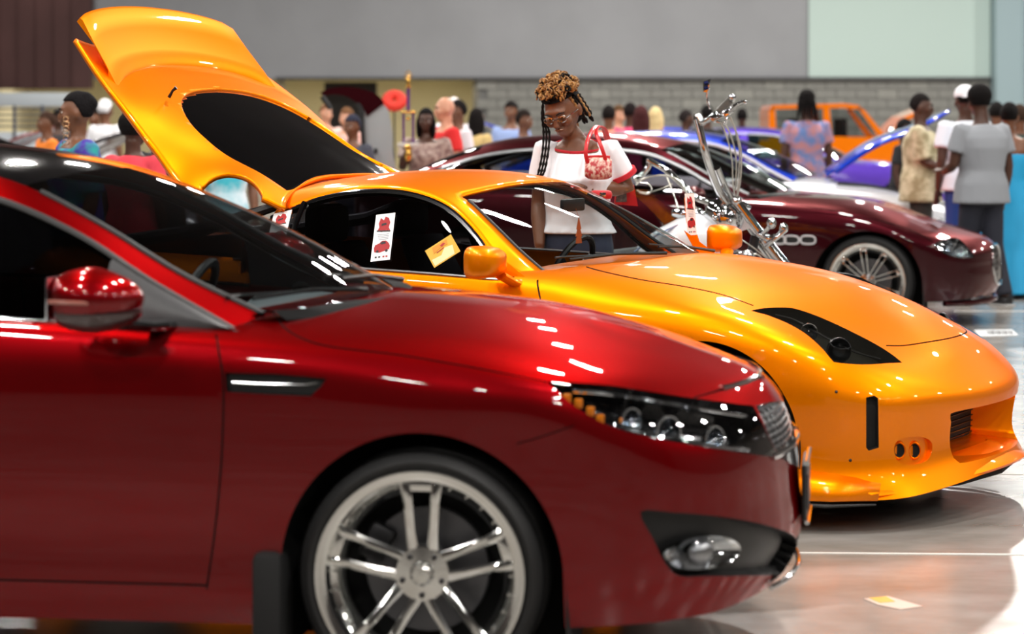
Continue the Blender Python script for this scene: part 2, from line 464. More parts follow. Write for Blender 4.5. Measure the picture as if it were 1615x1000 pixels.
def arch_poly(x, z, rx, rz, zb, n=40):
    p = [(x+rx*math.cos(PI*i/n), z+rz*math.sin(PI*i/n)) for i in range(n+1)]
    return [(x+rx, zb)]+p+[(x-rx, zb)]
def liner(car, x, z, rx, rz, wout, zb, depth=.36):
    for sd in (-1, 1):
        m = MB(); G = []
        for i in range(25):
            a = PI*i/24; G.append([(x+rx*math.cos(a), sd*wout, z+rz*math.sin(a)), (x+(rx+.01)*math.cos(a), sd*(wout-.04), z+(rz+.01)*math.sin(a)), (x+rx*math.cos(a), sd*(wout-depth), z+rz*math.sin(a))])
        G.insert(0, [(x+rx, sd*wout, zb), (x+rx+.01, sd*(wout-.04), zb), (x+rx, sd*(wout-depth), zb)]); G.append([(x-rx, sd*wout, zb), (x-rx-.01, sd*(wout-.04), zb), (x-rx, sd*(wout-depth), zb)])
        m.grid(G)
        m.f.append(tuple(len(m.v)-27*3+3*i+2 for i in range(27)))
        m.build('wheel_arch_liner', M_LINER, car)
def underbody(car, plan, z, k=.93, sections=None):
    pts = [(x*1.0, -w*k) for x, w in plan if w > 0]; pts = pts+[(x, -y) for x, y in pts[::-1]]
    MB().prism(pts, z, z+.03).build('underbody', M_LINER, car, smooth=False)

def clearance(pts, segs):
    return pts
def arr(plan, z, k=1., dx=0.):
    n = min([len(plan)]+[len(q) for q in (z, k, dx) if not np.isscalar(q)]); z = [z]*n if np.isscalar(z) else z; k = [k]*n if np.isscalar(k) else k; dx = [dx]*n if np.isscalar(dx) else dx
    return [(plan[i][0]-dx[i], -plan[i][1]*k[i], z[i]) for i in range(n)]
def neg(l): return [(x, -w, z) for x, w, z in l]
def tall(a, b):   # helper: rear part constant values then explicit front triples
    return a+b
# ------------------------------------------------------------------ hall
def room():
    def S(name, mb, m): 
        o = mb.build(name, m, None, smooth=False); o['kind'] = 'structure'; return o
    fm = bpy.data.materials.new('polished_concrete'); fm.use_nodes = True; nt = fm.node_tree; b = nt.nodes['Principled BSDF']
    tc = nt.nodes.new('ShaderNodeTexCoord'); n1 = nt.nodes.new('ShaderNodeTexNoise'); n1.inputs['Scale'].default_value = .9; n1.inputs['Detail'].default_value = 8; n1.inputs['Roughness'].default_value = .65
    mp = nt.nodes.new('ShaderNodeMapping'); mp.inputs['Scale'].default_value = (1, 2.2, 1)
    nt.links.new(tc.outputs['Object'], mp.inputs[0]); nt.links.new(mp.outputs[0], n1.inputs['Vector'])
    cr = nt.nodes.new('ShaderNodeValToRGB'); e = cr.color_ramp.elements; e[0].position = .3; e[0].color = (*lin((120,113,104)), 1); e[1].position = .72; e[1].color = (*lin((162,159,155)), 1)
    nt.links.new(n1.outputs['Fac'], cr.inputs[0]); nt.links.new(cr.outputs[0], b.inputs['Base Color'])
    n2 = nt.nodes.new('ShaderNodeTexNoise'); n2.inputs['Scale'].default_value = 7; nt.links.new(tc.outputs['Object'], n2.inputs['Vector'])
    r2 = nt.nodes.new('ShaderNodeMapRange'); r2.inputs[3].default_value = .15; r2.inputs[4].default_value = .3; nt.links.new(n2.outputs['Fac'], r2.inputs[0]); nt.links.new(r2.outputs[0], b.inputs['Roughness'])
    b.inputs['Specular IOR Level'].default_value = .7
    X0, X1, Y0, Y1 = -22, 26, -14, 66
    S('floor', MB().box(((X0+X1)/2, (Y0+Y1)/2, -.1), (X1-X0, Y1-Y0, .2)), fm)
    dark = mat('ceiling_dark', (44,42,42), rough=.9)
    S('ceiling', MB().box(((X0+X1)/2, (Y0+Y1)/2, HALL_Z+.1), (X1-X0, Y1-Y0, .2)), dark)
    wl = mat('wall_panel_grey', (150,152,156), rough=.7, noise=.08, nscale=.6)
    S('wall_left', MB().box((X0-.1, (Y0+Y1)/2, HALL_Z/2), (.2, Y1-Y0, HALL_Z)), mat('wall_side_grey', (120,112,108), rough=.8))
    S('wall_right', MB().box((X1+.1, (Y0+Y1)/2, HALL_Z/2), (.2, Y1-Y0, HALL_Z)), mat('wall_side_grey', (120,112,108), rough=.8))
    S('wall_front', MB().box(((X0+X1)/2, Y0-.1, HALL_Z/2), (X1-X0, .2, HALL_Z)), mat('wall_behind', (46,42,40), rough=.9))
    Y = 65.; s = FP/Y
    X = lambda px: (px-CX)/s
    ZB = 2.58
    # upper panels of the back wall
    up = S('wall_back', MB().box(((X(148)+X(1275))/2, Y+.2, (ZB+HALL_Z)/2), (X(1275)-X(148), .4, HALL_Z-ZB)), wl)
    S('wall_back_light', MB().box(((X(1275)+X(1561))/2, Y+.15, (ZB+HALL_Z)/2), (X(1561)-X(1275), .5, HALL_Z-ZB)), mat('wall_panel_mint', (184,204,198), rough=.7))
    S('column_right', MB().box(((X(1563)+X(1640))/2, Y-.2, HALL_Z/2), (X(1640)-X(1563), 1.0, HALL_Z)).box((X(1606), Y-.72, HALL_Z/2), (.04,.04,HALL_Z)), mat('column_blue_grey', (150,172,178), rough=.6))
    S('wall_back_far_right', MB().box(((X(1640)+X1)/2, Y+.2, HALL_Z/2), (X1-X(1640), .4, HALL_Z)), mat('column_blue_grey', (150,172,178), rough=.6))
    S('trim_1', MB().box(((X(435)+X(1561))/2, Y-.12, ZB+.02), (X(1561)-X(435), .1, .07)), mat('trim_dark', (70,70,72), rough=.6))
    cur = S('wall_back_maroon', MB().box(((X0+X(148))/2, Y-.3, (2.33+HALL_Z)/2), (X(148)-X0, .5, HALL_Z-2.33)), mat('maroon_curtain', (104,72,70), rough=.85, noise=.35, nscale=.35))
    for i in range(5):
        o = MB().box((X(8+28*i), Y-.57, (2.33+HALL_Z)/2), (.05,.05,HALL_Z-2.34), b=.01).build('fold', mat('maroon_curtain', ()), cur)
    # block wall: joints recessed, courses of blocks as geometry
    bw = S('wall_back_block', MB().box(((X(752)+X(1561))/2, Y+.2, ZB/2), (X(1561)-X(752), .36, ZB)), mat('block_joint', (112,112,110), rough=.9))
    bm_ = mat('grey_block', (136,136,131), rough=.9, noise=.12, nscale=3)
    bm2 = mat('grey_block_light', (146,146,140), rough=.9, noise=.1, nscale=3)
    x0, x1 = X(752), X(1561); nb = int((x1-x0)/.53); wbl = (x1-x0)/nb
    me = {}
    for key, m in (('a', bm_), ('b', bm2)):
        q = MB().box((0,0,0), (wbl-.02, .08, .235)).mesh('block'); q.materials.append(m); me[key] = q
    n = 0
    for r in range(10):
        for c in range(nb):
            if n >= 290 or r < 0: break
            z = ZB-.13-.255*r; x = x0+wbl*(c+.5)
            if r % 2: x += wbl/2 if c < nb-1 else 0
            if z < .3: continue
            if r % 2 and c == nb-1: continue
            b_ = bpy.data.objects.new('block', me['b' if (c*5+r*3) % 7 == 0 else 'a']); COL.objects.link(b_); b_.location = (x, Y-.01, z); b_.parent = bw; n += 1
    # lit hall beyond the opening
    bx0, bx1 = X(-30), X(752)
    S('wall_beyond', MB().box(((bx0+bx1)/2, Y+7, 1.8), (bx1-bx0, .2, 3.6)), mat('cream_wall', (196,188,160), rough=.8))
    S('ceiling_beyond', MB().box(((bx0+bx1)/2, Y+3.6, 2.75), (bx1-bx0, 7, .1)), mat('cream_ceiling', (186,178,150), rough=.8))
    S('floor_beyond', MB().box(((bx0+bx1)/2, Y+3.6, -.05), (bx1-bx0, 7, .1)), mat('cream_ceiling', ()))
    S('wall_beyond_right', MB().box((bx1+.1, Y+3.6, 1.4), (.2, 7, 2.8)), mat('cream_wall', ()))
    S('wall_beyond_left', MB().box((bx0-.1, Y+3.6, 1.4), (.2, 7, 2.8)), mat('cream_wall', ()))
    for i, px in enumerate((60, 300, 540, 700)):
        ld = bpy.data.lights.new('ceiling_panel_light', 'AREA'); ld.size = 1.5; ld.energy = 70; ld.color = (1,.93,.78)
        lo = bpy.data.objects.new('ceiling_panel_light', ld); COL.objects.link(lo); lo.location = (X(px), Y+3.5, 2.68); tag(lo, 'square ceiling light panel in the lit foyer beyond the opening', 'lamp', 'foyer ceiling lights')
    # posts and openings of the foyer
    for i, (a, b_, c) in enumerate(((438,448,(150,140,110)),(505,590,(45,40,36)),(746,754,(120,115,100)))):
        S('trim_%d' % (i+2), MB().box(((X(a)+X(b_))/2, Y+(1.5 if i == 1 else .1), 1.3), (X(b_)-X(a), .2, 2.45 if i == 1 else 2.6)), mat('foyer_trim_%d' % i, c, rough=.7))
    # painted white lines on the floor
    wm = mat('floor_line_white', (215,213,208), rough=.5)
    def line(p0, p1, w, name='trim_9'):
        a, b_ = Vector(p0), Vector(p1); d = (b_-a).normalized(); n = Vector((-d.y, d.x, 0))*w/2
        m = MB(); m.add([a-n, b_-n, b_+n, a+n, a-n+V(0,0,.0025), b_-n+V(0,0,.0025), b_+n+V(0,0,.0025), a+n+V(0,0,.0025)], [(0,3,2,1),(4,5,6,7),(0,1,5,4),(1,2,6,5),(2,3,7,6),(3,0,4,7)]); 
        o = m.build(name, wm, None, smooth=False); o['kind'] = 'structure'
    G = lambda px, py: P(px, py, EYE*FP/(py-CY))
    line(G(1180,872), G(1700,876), .02, 'trim_5'); line(G(1510,747), G(1700,750), .012, 'trim_6'); line(G(1505,491), G(1700,491), .05, 'trim_7')
room()
# ------------------------------------------------------------------ generic sedan shell (16 stations rear centre -> front centre)
RPX = [-3.87,-3.84,-3.66,-3.3,-2.8,-2.0,-1.2,-.6,-.25,0,.35,.58,.78,.89,.95,.968]
RPW = [0,.42,.76,.87,.905,.91,.91,.91,.91,.91,.90,.855,.72,.50,.25,0]
PLAN = list(zip(RPX, RPW))
def sedan_lines():
    z3 = lambda v, *f: [v]*10+list(f)
    Ls = []
    Ls.append(arr(PLAN, [.3,.29,.26,.22,.195,.185,.185,.185,.185,.185,.195,.205,.215,.225,.23,.23], .955, [0]*12+[.02,.03,.035,.035]))
    Ls.append(arr(PLAN, [.36,.35,.33,.30,.285,.275,.275,.275,.275,.28,.285,.285,.285,.285,.285,.285], [.97]*5+[.985]*4+[.985,.985,.985,.985,1,1,1], [0]*11+[0,0,0,0,0]))
    Ls.append(arr(PLAN, [.46,.45,.42,.39,.37,.365,.365,.365,.365,.37,.37,.37,.37,.37,.37,.37], [.98]*5+[.975]*4+[.985,.99,.995,1,1,1,1], [0]*12+[-.005,-.01,-.01,-.01]))
    Ls.append(arr(PLAN, [.60,.60,.58,.56,.55,.55,.55,.55,.55,.54,.52,.50,.49,.485,.48,.48], 1, 0))
    Ls.append(arr(PLAN, [.75,.75,.73,.72,.72,.72,.72,.72,.72,.72,.69,.635,.61,.60,.595,.595], 1, [0]*13+[.002,.004,.006]))
    r = lambda z, k: arr(PLAN, z, k)[:9]
    Ls.append(r([.88,.88,.87,.86,.86,.855,.85,.845,.84], .997)+neg([(0,.907,.82),(.35,.90,.775),(.575,.845,.735),(.765,.69,.70),(.872,.48,.685),(.928,.24,.675),(.945,0,.675)]))
    Ls.append(r([1.0,1.0,.99,.975,.965,.955,.94,.925,.905], [.98]*2+[.975]*7)+neg([(0,.878,.885),(.34,.872,.842),(.52,.785,.825),(.69,.60,.792),(.805,.41,.772),(.86,.2,.768),(.875,0,.768)]))
    Ls.append([(-3.74,0,1.05),(-3.7,-.40,1.05),(-3.52,-.69,1.04),(-3.2,-.80,1.03),(-2.8,-.825,1.025),(-2.0,-.83,1.015),(-1.2,-.825,.995),(-.6,-.81,.968),(-.26,-.795,.952)]+neg([(0,.775,.935),(.33,.72,.895),(.48,.60,.873),(.61,.45,.848),(.715,.30,.825),(.775,.15,.812),(.80,0,.81)]))
    Ls.append([(-3.6,0,1.07),(-3.57,-.3,1.07),(-3.4,-.5,1.07),(-3.1,-.58,1.07),(-2.7,-.6,1.03),(-2.0,-.62,1.0),(-1.2,-.62,.985),(-.58,-.66,.998),(-.25,-.62,.985)]+neg([(0,.59,.968),(.28,.52,.935),(.42,.43,.908),(.53,.33,.885),(.61,.22,.865),(.665,.11,.852),(.685,0,.85)]))
    Ls.append([(-3.45,0,1.08),(-3.42,-.15,1.08),(-3.3,-.26,1.08),(-3.05,-.3,1.08),(-2.6,-.3,1.03),(-2.0,-.3,1.0),(-1.2,-.3,.985),(-.48,-.33,1.01),(-.2,-.34,1.005)]+neg([(0,.33,.99),(.24,.30,.958),(.36,.25,.935),(.45,.19,.913),(.52,.13,.898),(.565,.065,.888),(.58,0,.886)]))
    Ls.append([(-3.3,0,1.09),(-3.28,0,1.09),(-3.2,0,1.09),(-3.0,0,1.09),(-2.5,0,1.03),(-1.9,0,1.0),(-1.1,0,.985),(-.42,0,1.015),(-.2,0,1.013)]+[(-.02,0,.998),(.16,0,.976),(.26,0,.96),(.34,0,.943),(.41,0,.93),(.46,0,.918),(.48,0,.913)])
    return np.array(Ls, float)
def house_lines(center, inner, outer, belt):
    """greenhouse: centre [(x,z)], inner/outer/belt [(x,w,z)] with equal counts"""
    n = len(center); B5 = [(x, 0, z) for x, z in center]; B3 = [(x, -w, z) for x, w, z in inner]; B2 = [(x, -w, z) for x, w, z in outer]; B0 = [(x, -w, z) for x, w, z in belt]
    B4 = []; B4b = []
    for i in range(n):
        (xc, zc), (xi, wi, zi) = center[i], inner[i]
        for L, f in ((B4, .55), (B4b, .85)): L.append((xc+(xi-xc)*f**2.2, -wi*f, zc+(zi-zc)*f**2.4))
    B1 = [((B0[i][0]+B2[i][0])/2, (B0[i][1]+B2[i][1])/2-.018, (B0[i][2]+B2[i][2])/2) for i in range(n)]
    return np.array([B0, B1, B2, B3, B4b, B4, B5], float)
RED_C = [(-.27,1.018),(-.55,1.175),(-.85,1.305),(-1.13,1.398),(-1.45,1.452),(-2.0,1.46),(-2.6,1.40),(-3.0,1.27),(-3.25,1.16),(-3.45,1.085)]
RED_I = [(-.47,.70,1.0),(-.72,.665,1.105),(-.96,.635,1.24),(-1.22,.61,1.362),(-1.5,.59,1.405),(-2.0,.58,1.41),(-2.55,.57,1.35),(-2.95,.585,1.22),(-3.2,.62,1.12),(-3.38,.66,1.06)]
RED_O = [(-.53,.79,.965),(-.78,.745,1.10),(-.99,.705,1.225),(-1.24,.672,1.325),(-1.5,.65,1.365),(-2.0,.64,1.37),(-2.55,.632,1.31),(-2.95,.66,1.18),(-3.2,.70,1.09),(-3.36,.73,1.05)]
RED_B = [(-.50,.805,.96),(-.78,.815,.972),(-.99,.822,.985),(-1.24,.826,.995),(-1.5,.828,1.0),(-2.0,.83,1.012),(-2.55,.828,1.02),(-2.95,.82,1.025),(-3.2,.80,1.03),(-3.36,.77,1.035)]

def paint(name, col, metal=.55, rough=.32, coat=1, flake=.25):
    if name in MATS: return MATS[name]
    m = mat(name, col, metal=metal, rough=rough, coat=coat, coat_r=.02)
    b = m.node_tree.nodes['Principled BSDF']; c = lin(col); mx = max(c)+1e-4; b.inputs['Specular Tint'].default_value = (*[.12+.75*v/mx for v in c], 1); b.inputs['Specular IOR Level'].default_value = .2
    return m
def noz(b, *a): pass

# ================================================================== RED SEDAN
def red_sedan():
    TH = 8; o = (-.242+.9*math.sin(math.radians(TH)), 6.6+.9*math.cos(math.radians(TH)))
    car = thing('sedan', 'dark red candy metallic sedan with chrome twin-spoke wheel, nearest car in the front left', 'car', (o[0], o[1], 0), -math.radians(TH))
    B = Body(car, o, TH); red = paint('candy_red_paint', (118, 5, 11), metal=.95, rough=.38, coat=.7)
    D, iv, iu = dense(sedan_lines(), .028, .026, smooth=4)
    def tf(v, u, p):
        if v > 7 and 3.2 < u < 7.05: return None
        return 'body'
    B.grid(D, tf, iv, iu)
    # wheel openings
    side = lambda c, f: c.y < -.5
    B.cut(arch_poly(0, .33, .378, .378, .1), '_gone', 'side', filt=side)
    B.cut(arch_poly(-2.795, .33, .378, .378, .1), '_gone', 'side', filt=side); B.drop()
    # lamp, grille, bumper openings
    head = crom([(862,601),(900,603),(955,607),(1010,615),(1080,626),(1140,634),(1188,640)], 4)+crom([(1196,655),(1214,692),(1228,722)], 3)+crom([(1195,718),(1120,707),(1050,695),(985,680),(940,662),(900,636)], 4)
    B.cut(head, 'headlight', filt=lambda c, f: c.x > .2)
    grille = [(1192,640),(1215,634),(1242,632),(1262,640),(1290,660),(1290,742),(1262,738),(1229,722),(1214,690)]
    B.cut(grille, 'grille', filt=lambda c, f: c.x > .5)
    fog = crom([(1010,807),(1060,808),(1130,814),(1200,826),(1252,845),(1256,870),(1250,903),(1180,908),(1110,909),(1072,909),(1050,890),(1030,850)], 3, True)
    B.cut(fog, 'fog_recess', filt=lambda c, f: c.x > .4)
    intake = [(-.40,.24),(0.001,.24),(.001,.335),(-.40,.335)]
    B.cut(intake, 'intake', 'front', filt=lambda c, f: c.x > .7)
    vent = [(355,588),(435,590),(515,597),(506,610),(490,625),(420,622),(357,618)]
    B.cut(vent, 'fender_vent')
    # joints
    tree = B.bvh()
    B.strip(crom([(412,488),(432,495),(455,522),(511,545),(623,559),(720,575),(800,590),(862,602)], 5), 'gap', 2.4)
    B.strip(crom([(1095,627),(1140,614),(1190,598),(1235,596),(1262,604)], 4), 'gap', 3.0, filt=lambda c, f: c.x > .5)
    B.strip(crom([(341,528),(346,560),(352,600),(352,660),(349,730),(343,800),(336,860),(326,928)], 4), 'gap', 3.2)
    B.strip([(-1.75,.29),(-.577,.29)], 'gap', .006, 'side', filt=side)
    B.strip(crom([(905,671),(880,680),(850,690),(815,700)], 3), 'gap', 2.2)
    B.strip([(-1.72,.27),(-1.70,.6),(-1.70,1.02)], 'gap', .006, 'side', filt=side)
    B.strip([(-2.45,.72),(-2.62,.9),(-2.72,1.02)], 'gap', .006, 'side', filt=side)
    # panels
    door = [(-577e-3,.29),(-.556,.45),(-.538,.60),(-.531,.75),(-.532,.86),(-.548,.97),(-.56,1.03),(-1.70,1.05),(-1.70,.29)]
    B.cut(door, 'front_door', 'side', filt=side)
    B.cut([(-1.70,.29),(-1.70,1.05),(-2.72,1.06),(-2.62,.9),(-2.45,.72),(-2.40,.55),(-2.30,.40),(-2.2,.29)], 'rear_door', 'side', filt=side)
    hoodp = crom([(412,488),(432,495),(455,522),(511,545),(623,559),(720,575),(800,590),(862,602)], 5)+[(955,607),(1010,615),(1095,627),(1140,614),(1190,598),(1235,596),(1262,604),(1300,560),(1100,380),(600,380),(412,440)]
    B.cut(hoodp, 'hood', filt=lambda c, f: c.x > -.62 and c.z > .7)
    B.take('body', 'body_shell', red); B.take('hood', 'hood', red)
    B.take('front_door', 'front_door', red, 'dup'); B.take('rear_door', 'rear_door', red, 'dup')
    for nm in ('gap',): B.take(nm, 'panel_joint', M_LINER, push=.008, wall=1)[0]['kind'] = 'stuff'
    lens = B.take('headlight', 'headlight', glass('clear_lens', (.92,.93,.95)), 'dup', keep=True)
    buckets = B.take('headlight', 'headlight_bowl', M_GLOSSBLK, 'dup', push=.07, wall=1)
    for l, bk in zip(lens, buckets): bk.parent = l
    # lamp internals
    amber = mat('amber_reflector', (235,130,10), metal=.3, rough=.25, coat=1)
    for sd, l in zip((1, -1), lens):
        def at(px, py, off):
            h = B.hit(tree, px, py, off); return Vector((h.x, h.y*sd, h.z))
        for k, (px, py) in enumerate([(897,622),(915,632),(934,646),(950,658)]):
            c = at(px, py, -.022); m = MB(); m.box((0,0,0), (.022,.022,.026), b=.004)
            m.v = [tuple(Vector(v)+c) for v in m.v]; m.build('amber_reflector', amber, l)
        for k, (px, py, r, off) in enumerate([(1000,650,.036,-.05),(1062,668,.045,-.05),(1140,680,.036,-.05)]):
            c = at(px, py, off); M = Matrix.Translation(c) @ Matrix.Rotation(math.radians(52*sd), 4, 'Z')
            MB().lathe([(0,-.02),(r*.5,-.012),(r*.9,.01),(r,.02),(r*1.08,.02),(r*1.1,.01)], 24, M).build('reflector_bowl', M_CHROME, l)
            MB().ell(c+Vector((.01,-.012*sd,0)), r*.55, 14, 10).build('projector_lens', glass('projector_glass', (.8,.85,.9), 2), l)
        pts = [at(x, y, -.012) for x, y in crom([(905,612),(960,616),(1040,628),(1110,640),(1180,652)], 4)]
        MB().tube(pts, .006, 8).build('chrome_strip', M_CHROME, l)
        pts = [at(x, y, -.02) for x, y in crom([(960,668),(1040,686),(1120,700),(1190,708)], 4)]
        MB().tube(pts, .007, 8).build('chrome_strip', M_CHROME, l)
    # grille
    g = B.take('grille', 'grille', M_BLACK, push=.035, wall=1)[0]
    for k in range(9):
        z = .615+.017*k; pts = []
        for i in range(21):
            y = -.40+.04*i; h = tree.ray_cast(Vector((2, -abs(y), z)), Vector((-1,0,0)))
            if h[0] is not None and h[0].x > .6: pts.append(Vector((h[0].x-.015, y, z)))
        if len(pts) > 3: MB().tube(pts, .0035, 6).build('grille_bar', M_SATIN, g)
    for k in range(13):
        y = -.36+.06*k; pts = []
        for z in np.linspace(.60, .77, 6):
            h = tree.ray_cast(Vector((2, -abs(y), z)), Vector((-1,0,0)))
            if h[0] is not None: pts.append(Vector((h[0].x-.017, y, z)))
        MB().tube(pts, .003, 6).build('grille_bar', M_SATIN, g)
    for z0, z1 in ((.79,.783),(.60,.598)):
        pts = []
        for i in range(23):
            y = -.44+.04*i; z = z1+(z0-z1)*abs(y); h = tree.ray_cast(Vector((2, -abs(y), z)), Vector((-1,0,0)))
            if h[0] is not None: pts.append(Vector((h[0].x+.001, y, z)))
        MB().tube(pts, .009, 8).build('chrome_surround', M_CHROME, g)
    # fog lamp recess + lamp
    f = B.take('fog_recess', 'fog_lamp_recess', M_BLACK, 'dup', push=.045, wall=1)
    for sd, r in zip((1, -1), f):
        c = B.hit(tree, 1115, 874, -.03); c = Vector((c.x, c.y*sd, c.z)); M = Matrix.Translation(c) @ Matrix.Rotation(math.radians(38*sd), 4, 'Z')
        S = Matrix.Diagonal((1.35, 1, .5, 1))
        MB().lathe([(0,-.02),(.04,-.01),(.08,.012),(.088,.018),(.092,.01)], 28, M @ S).build('fog_lamp', M_CHROME, r)
        MB().ell((0,0,0), (.085,.02,.085), 20, 10, M @ S).build('fog_lamp_glass', glass('clear_lens', (.92,.93,.95)), r)
        MB().ell((0,-.004,0), (.03,.02,.06), 14, 8, M @ S).build('bulb_shield', M_SATIN, r)
    B.take('intake', 'lower_intake', M_BLACK, push=.05, wall=1)
    MB().tube([Vector((x, -y, .235)) for x, y in crom([(.90,.42),(.945,.25),(.965,0),(.945,-.25),(.90,-.42)], 5)], .008, 8).build('chrome_lip', M_CHROME, car)
    # vent
    v = B.take('fender_vent', 'fender_vent', M_BLACK, 'dup', push=.02, wall=1)
    for sd, r in zip((1, -1), v):
        pts = [B.hit(tree, x, y, -.004) for x, y in [(366,603),(400,605),(440,606),(480,607),(500,603)]]
        MB().tube([Vector((p.x, p.y*sd, p.z)) for p in pts], [.004,.0025,.0015,.0015,.001], 8).build('vent_blade', M_CHROME, r)
    # licence plate
    pl = MB(); M = Matrix.Translation((.985,0,.46)); pl.box((0,0,0), (.015,.31,.16), M, b=.006); p = pl.build('licence_plate', M_BLACK, car)
    MB().box((.995,0,.46), (.004,.27,.10)).build('plate_face', mat('plate_face', (40,42,50), rough=.4), p)
    MB().tube([(.994,-.16,.545),(.994,.16,.545)], .008, 8).build('plate_frame', M_CHROME, p)
    MB().tube([(.994,-.158,.375),(.994,.158,.375)], .007, 8).build('plate_frame', M_CHROME, p)
    # greenhouse
    H = Body(car, o, TH)
    Dh, jv, ju = dense(house_lines(RED_C, RED_I, RED_O, RED_B), .05, .04, smooth=1, ends=(False, False))
    def th(v, u, p):
        if v > 3:
            if u < 2.85: return 'windshield'
            if u < 6.2: return 'roof_glass' 
            if u < 8.4: return 'rear_glass'
            return 'body'
        if v > 2: return 'body'
        if u < 1.45: return 'sail'
        if 4.55 < u < 4.75: return 'pillar'
        if u < 7.2: return 'side'
        return 'body'
    H.grid(Dh, th, jv, ju); ht = H.bvh()
    H.strip(crom([(0,306),(50,328),(100,351),(150,382),(200,414),(250,449),(290,480),(335,524)], 3), 'side2', 2, allowed=('body','side','sail'))
    H.take('body', 'roof_frame', red)
    H.take('windshield', 'windshield', glass('windshield_glass', (.50,.53,.54), 1.0))
    H.take('roof_glass', 'panoramic_roof', mat('black_roof', (6,6,8), rough=.08, coat=1)); H.take('rear_glass', 'rear_window', glass('rear_tint', (.1,.1,.1)))
    H.take('side', 'side_window', glass('side_tint', (.05,.05,.055), 1.0), 'dup'); H.take('pillar', 'door_pillar', M_GLOSSBLK, 'dup')
    H.take('sail', 'mirror_sail', mat('sail_grey', (62,62,64), rough=.4), 'dup'); H.take('side2', 'window_seal', M_BLACK, 'dup')
    iu2 = lambda u: int(np.argmin(abs(ju-u))); iv2 = lambda v: int(np.argmin(abs(jv-v)))
    row = [Vector(p) for p in Dh[iv2(2), :iu2(7.3)]]; belt = [Vector(p) for p in Dh[iv2(0), :iu2(7.3)]]; win = [Vector(p) for p in Dh[iv2(3), :iu2(2.85)]]
    seal = MB(); chrome = MB()
    for sd in (1, -1):
        fl = lambda L, dz=0, dy=0: [Vector((p.x, (p.y-dy)*sd, p.z+dz)) for p in L]
        MB().tube(fl(row, -.012, .004), .012, 8).build('window_seal', M_BLACK, car)
        MB().tube(fl([p for p in row if p.x > -.97], -.022, .010), .0075, 8).build('chrome_window_trim', M_CHROME, car)
        MB().tube(fl([p for p in belt if p.x < -.86], -.004, .004), .011, 8, sq=.6).build('chrome_belt_trim', M_CHROME, car)
        MB().tube(fl(win, .001, -.004), .009, 8).build('windshield_seal', M_BLACK, car)
    # cowl + wipers
    cw = MB(); G = []
    for k in range(21):
        y = -.72+.072*k; q = 1-(y/.72)**2; G.append([(-.50+.21*q**.8, y, 1.0+.012*q), (-.44+.23*q**.8, y, 1.012-.002*abs(y)), (-.40+.24*q**.8, y, .985), (-.42+.2*q, y, .93)])
    cw.grid(G); cw.build('cowl', mat('cowl_black', (10,10,11), rough=.9, spec=.15), car)
    for a, b in (((-.30,-.12,1.03), (-.52,-.62,1.035)), ((-.28,.35,1.03), (-.36,-.18,1.065))):
        a, b = Vector(a), Vector(b); n = MB().tube([a, (a+b)/2+Vector((0,0,.012)), b], [.009,.006,.005], 6); n.tube([b+(b-a)*.15+Vector((-.02,0,.01)), b-(b-a)*.8+Vector((-.035,0,.005))], .005, 6); n.build('wiper', M_BLACK, car)
    # mirrors
    for sd in (1, -1):
        c = Vector((-.845, -1.03*sd, 1.062))
        def shp(v):
            x, y, z = v; s = 1.0-.35*max(x, 0)**2
            return (x if x > -.72 else -.72-.08*(x+.72), y*s, z*(1.0-.28*max(x, 0)) if z > 0 else z*(1-.2*max(x,0)))
        hs = MB().ell(c, (.135,.105,.082), 28, 18, fn=shp); ho = hs.build('side_mirror', red, car, deg=80)
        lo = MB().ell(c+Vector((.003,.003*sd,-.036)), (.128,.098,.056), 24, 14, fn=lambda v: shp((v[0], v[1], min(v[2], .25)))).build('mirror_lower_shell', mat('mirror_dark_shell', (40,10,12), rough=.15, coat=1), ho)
        MB().tube([c+Vector((.11,-.03*sd,-.014)), c+Vector((.0,-.107*sd,-.006)), c+Vector((-.09,-.10*sd,-.004))], .006, 8).build('turn_signal', mat('signal_lens', (150,95,85), rough=.1, coat=1), ho)
        MB().tube([c+Vector((.06,.05*sd,-.07)), c+Vector((.11,.14*sd,-.085)), c+Vector((.14,.24*sd,-.09))], [.03,.026,.032], 10, sq=.6).build('mirror_arm', M_GLOSSBLK, ho)
        MB().box((c.x-.105, c.y, c.z), (.006,.15,.115), b=.002).build('mirror_glass', mat('mirror_silver', (210,215,225), metal=1, rough=.02), ho)
    # sill extension, mudflap, liners
    for sd in (1, -1):
        MB().box((-.41, -.845*sd, .235), (.085,.15,.30), b=.025).build('mudflap', mat('mudflap_rubber', (14,14,15), rough=.8), car)
    liner(car, 0, .33, .385, .385, .885, .1); liner(car, -2.795, .33, .385, .385, .885, .1)
    MB().prism([(-2.4,-.8),(-.4,-.8),(-.4,.8),(-2.4,.8)], .2, .23).build('underbody', M_LINER, car, smooth=False)
    MB().prism([(.4,-.75),(.85,-.5),(.93,0),(.85,.5),(.4,.75)], .23, .25).build('front_undertray', M_LINER, car, smooth=False)
    for x in (0, -2.795):
        for sd in (-1, 1): wheel(car, (x, .795*sd, .33), side=sd, rot=90, steer=0, sw=.0125, twin=.046)
    interior(car, -.62, seats=((-1.45,.37),(-1.45,-.37)), zbelt=.93, colb=mat('dash_grey', (120,130,132), rough=.6))
    return car, B, tree, ht, H
RED = red_sedan()
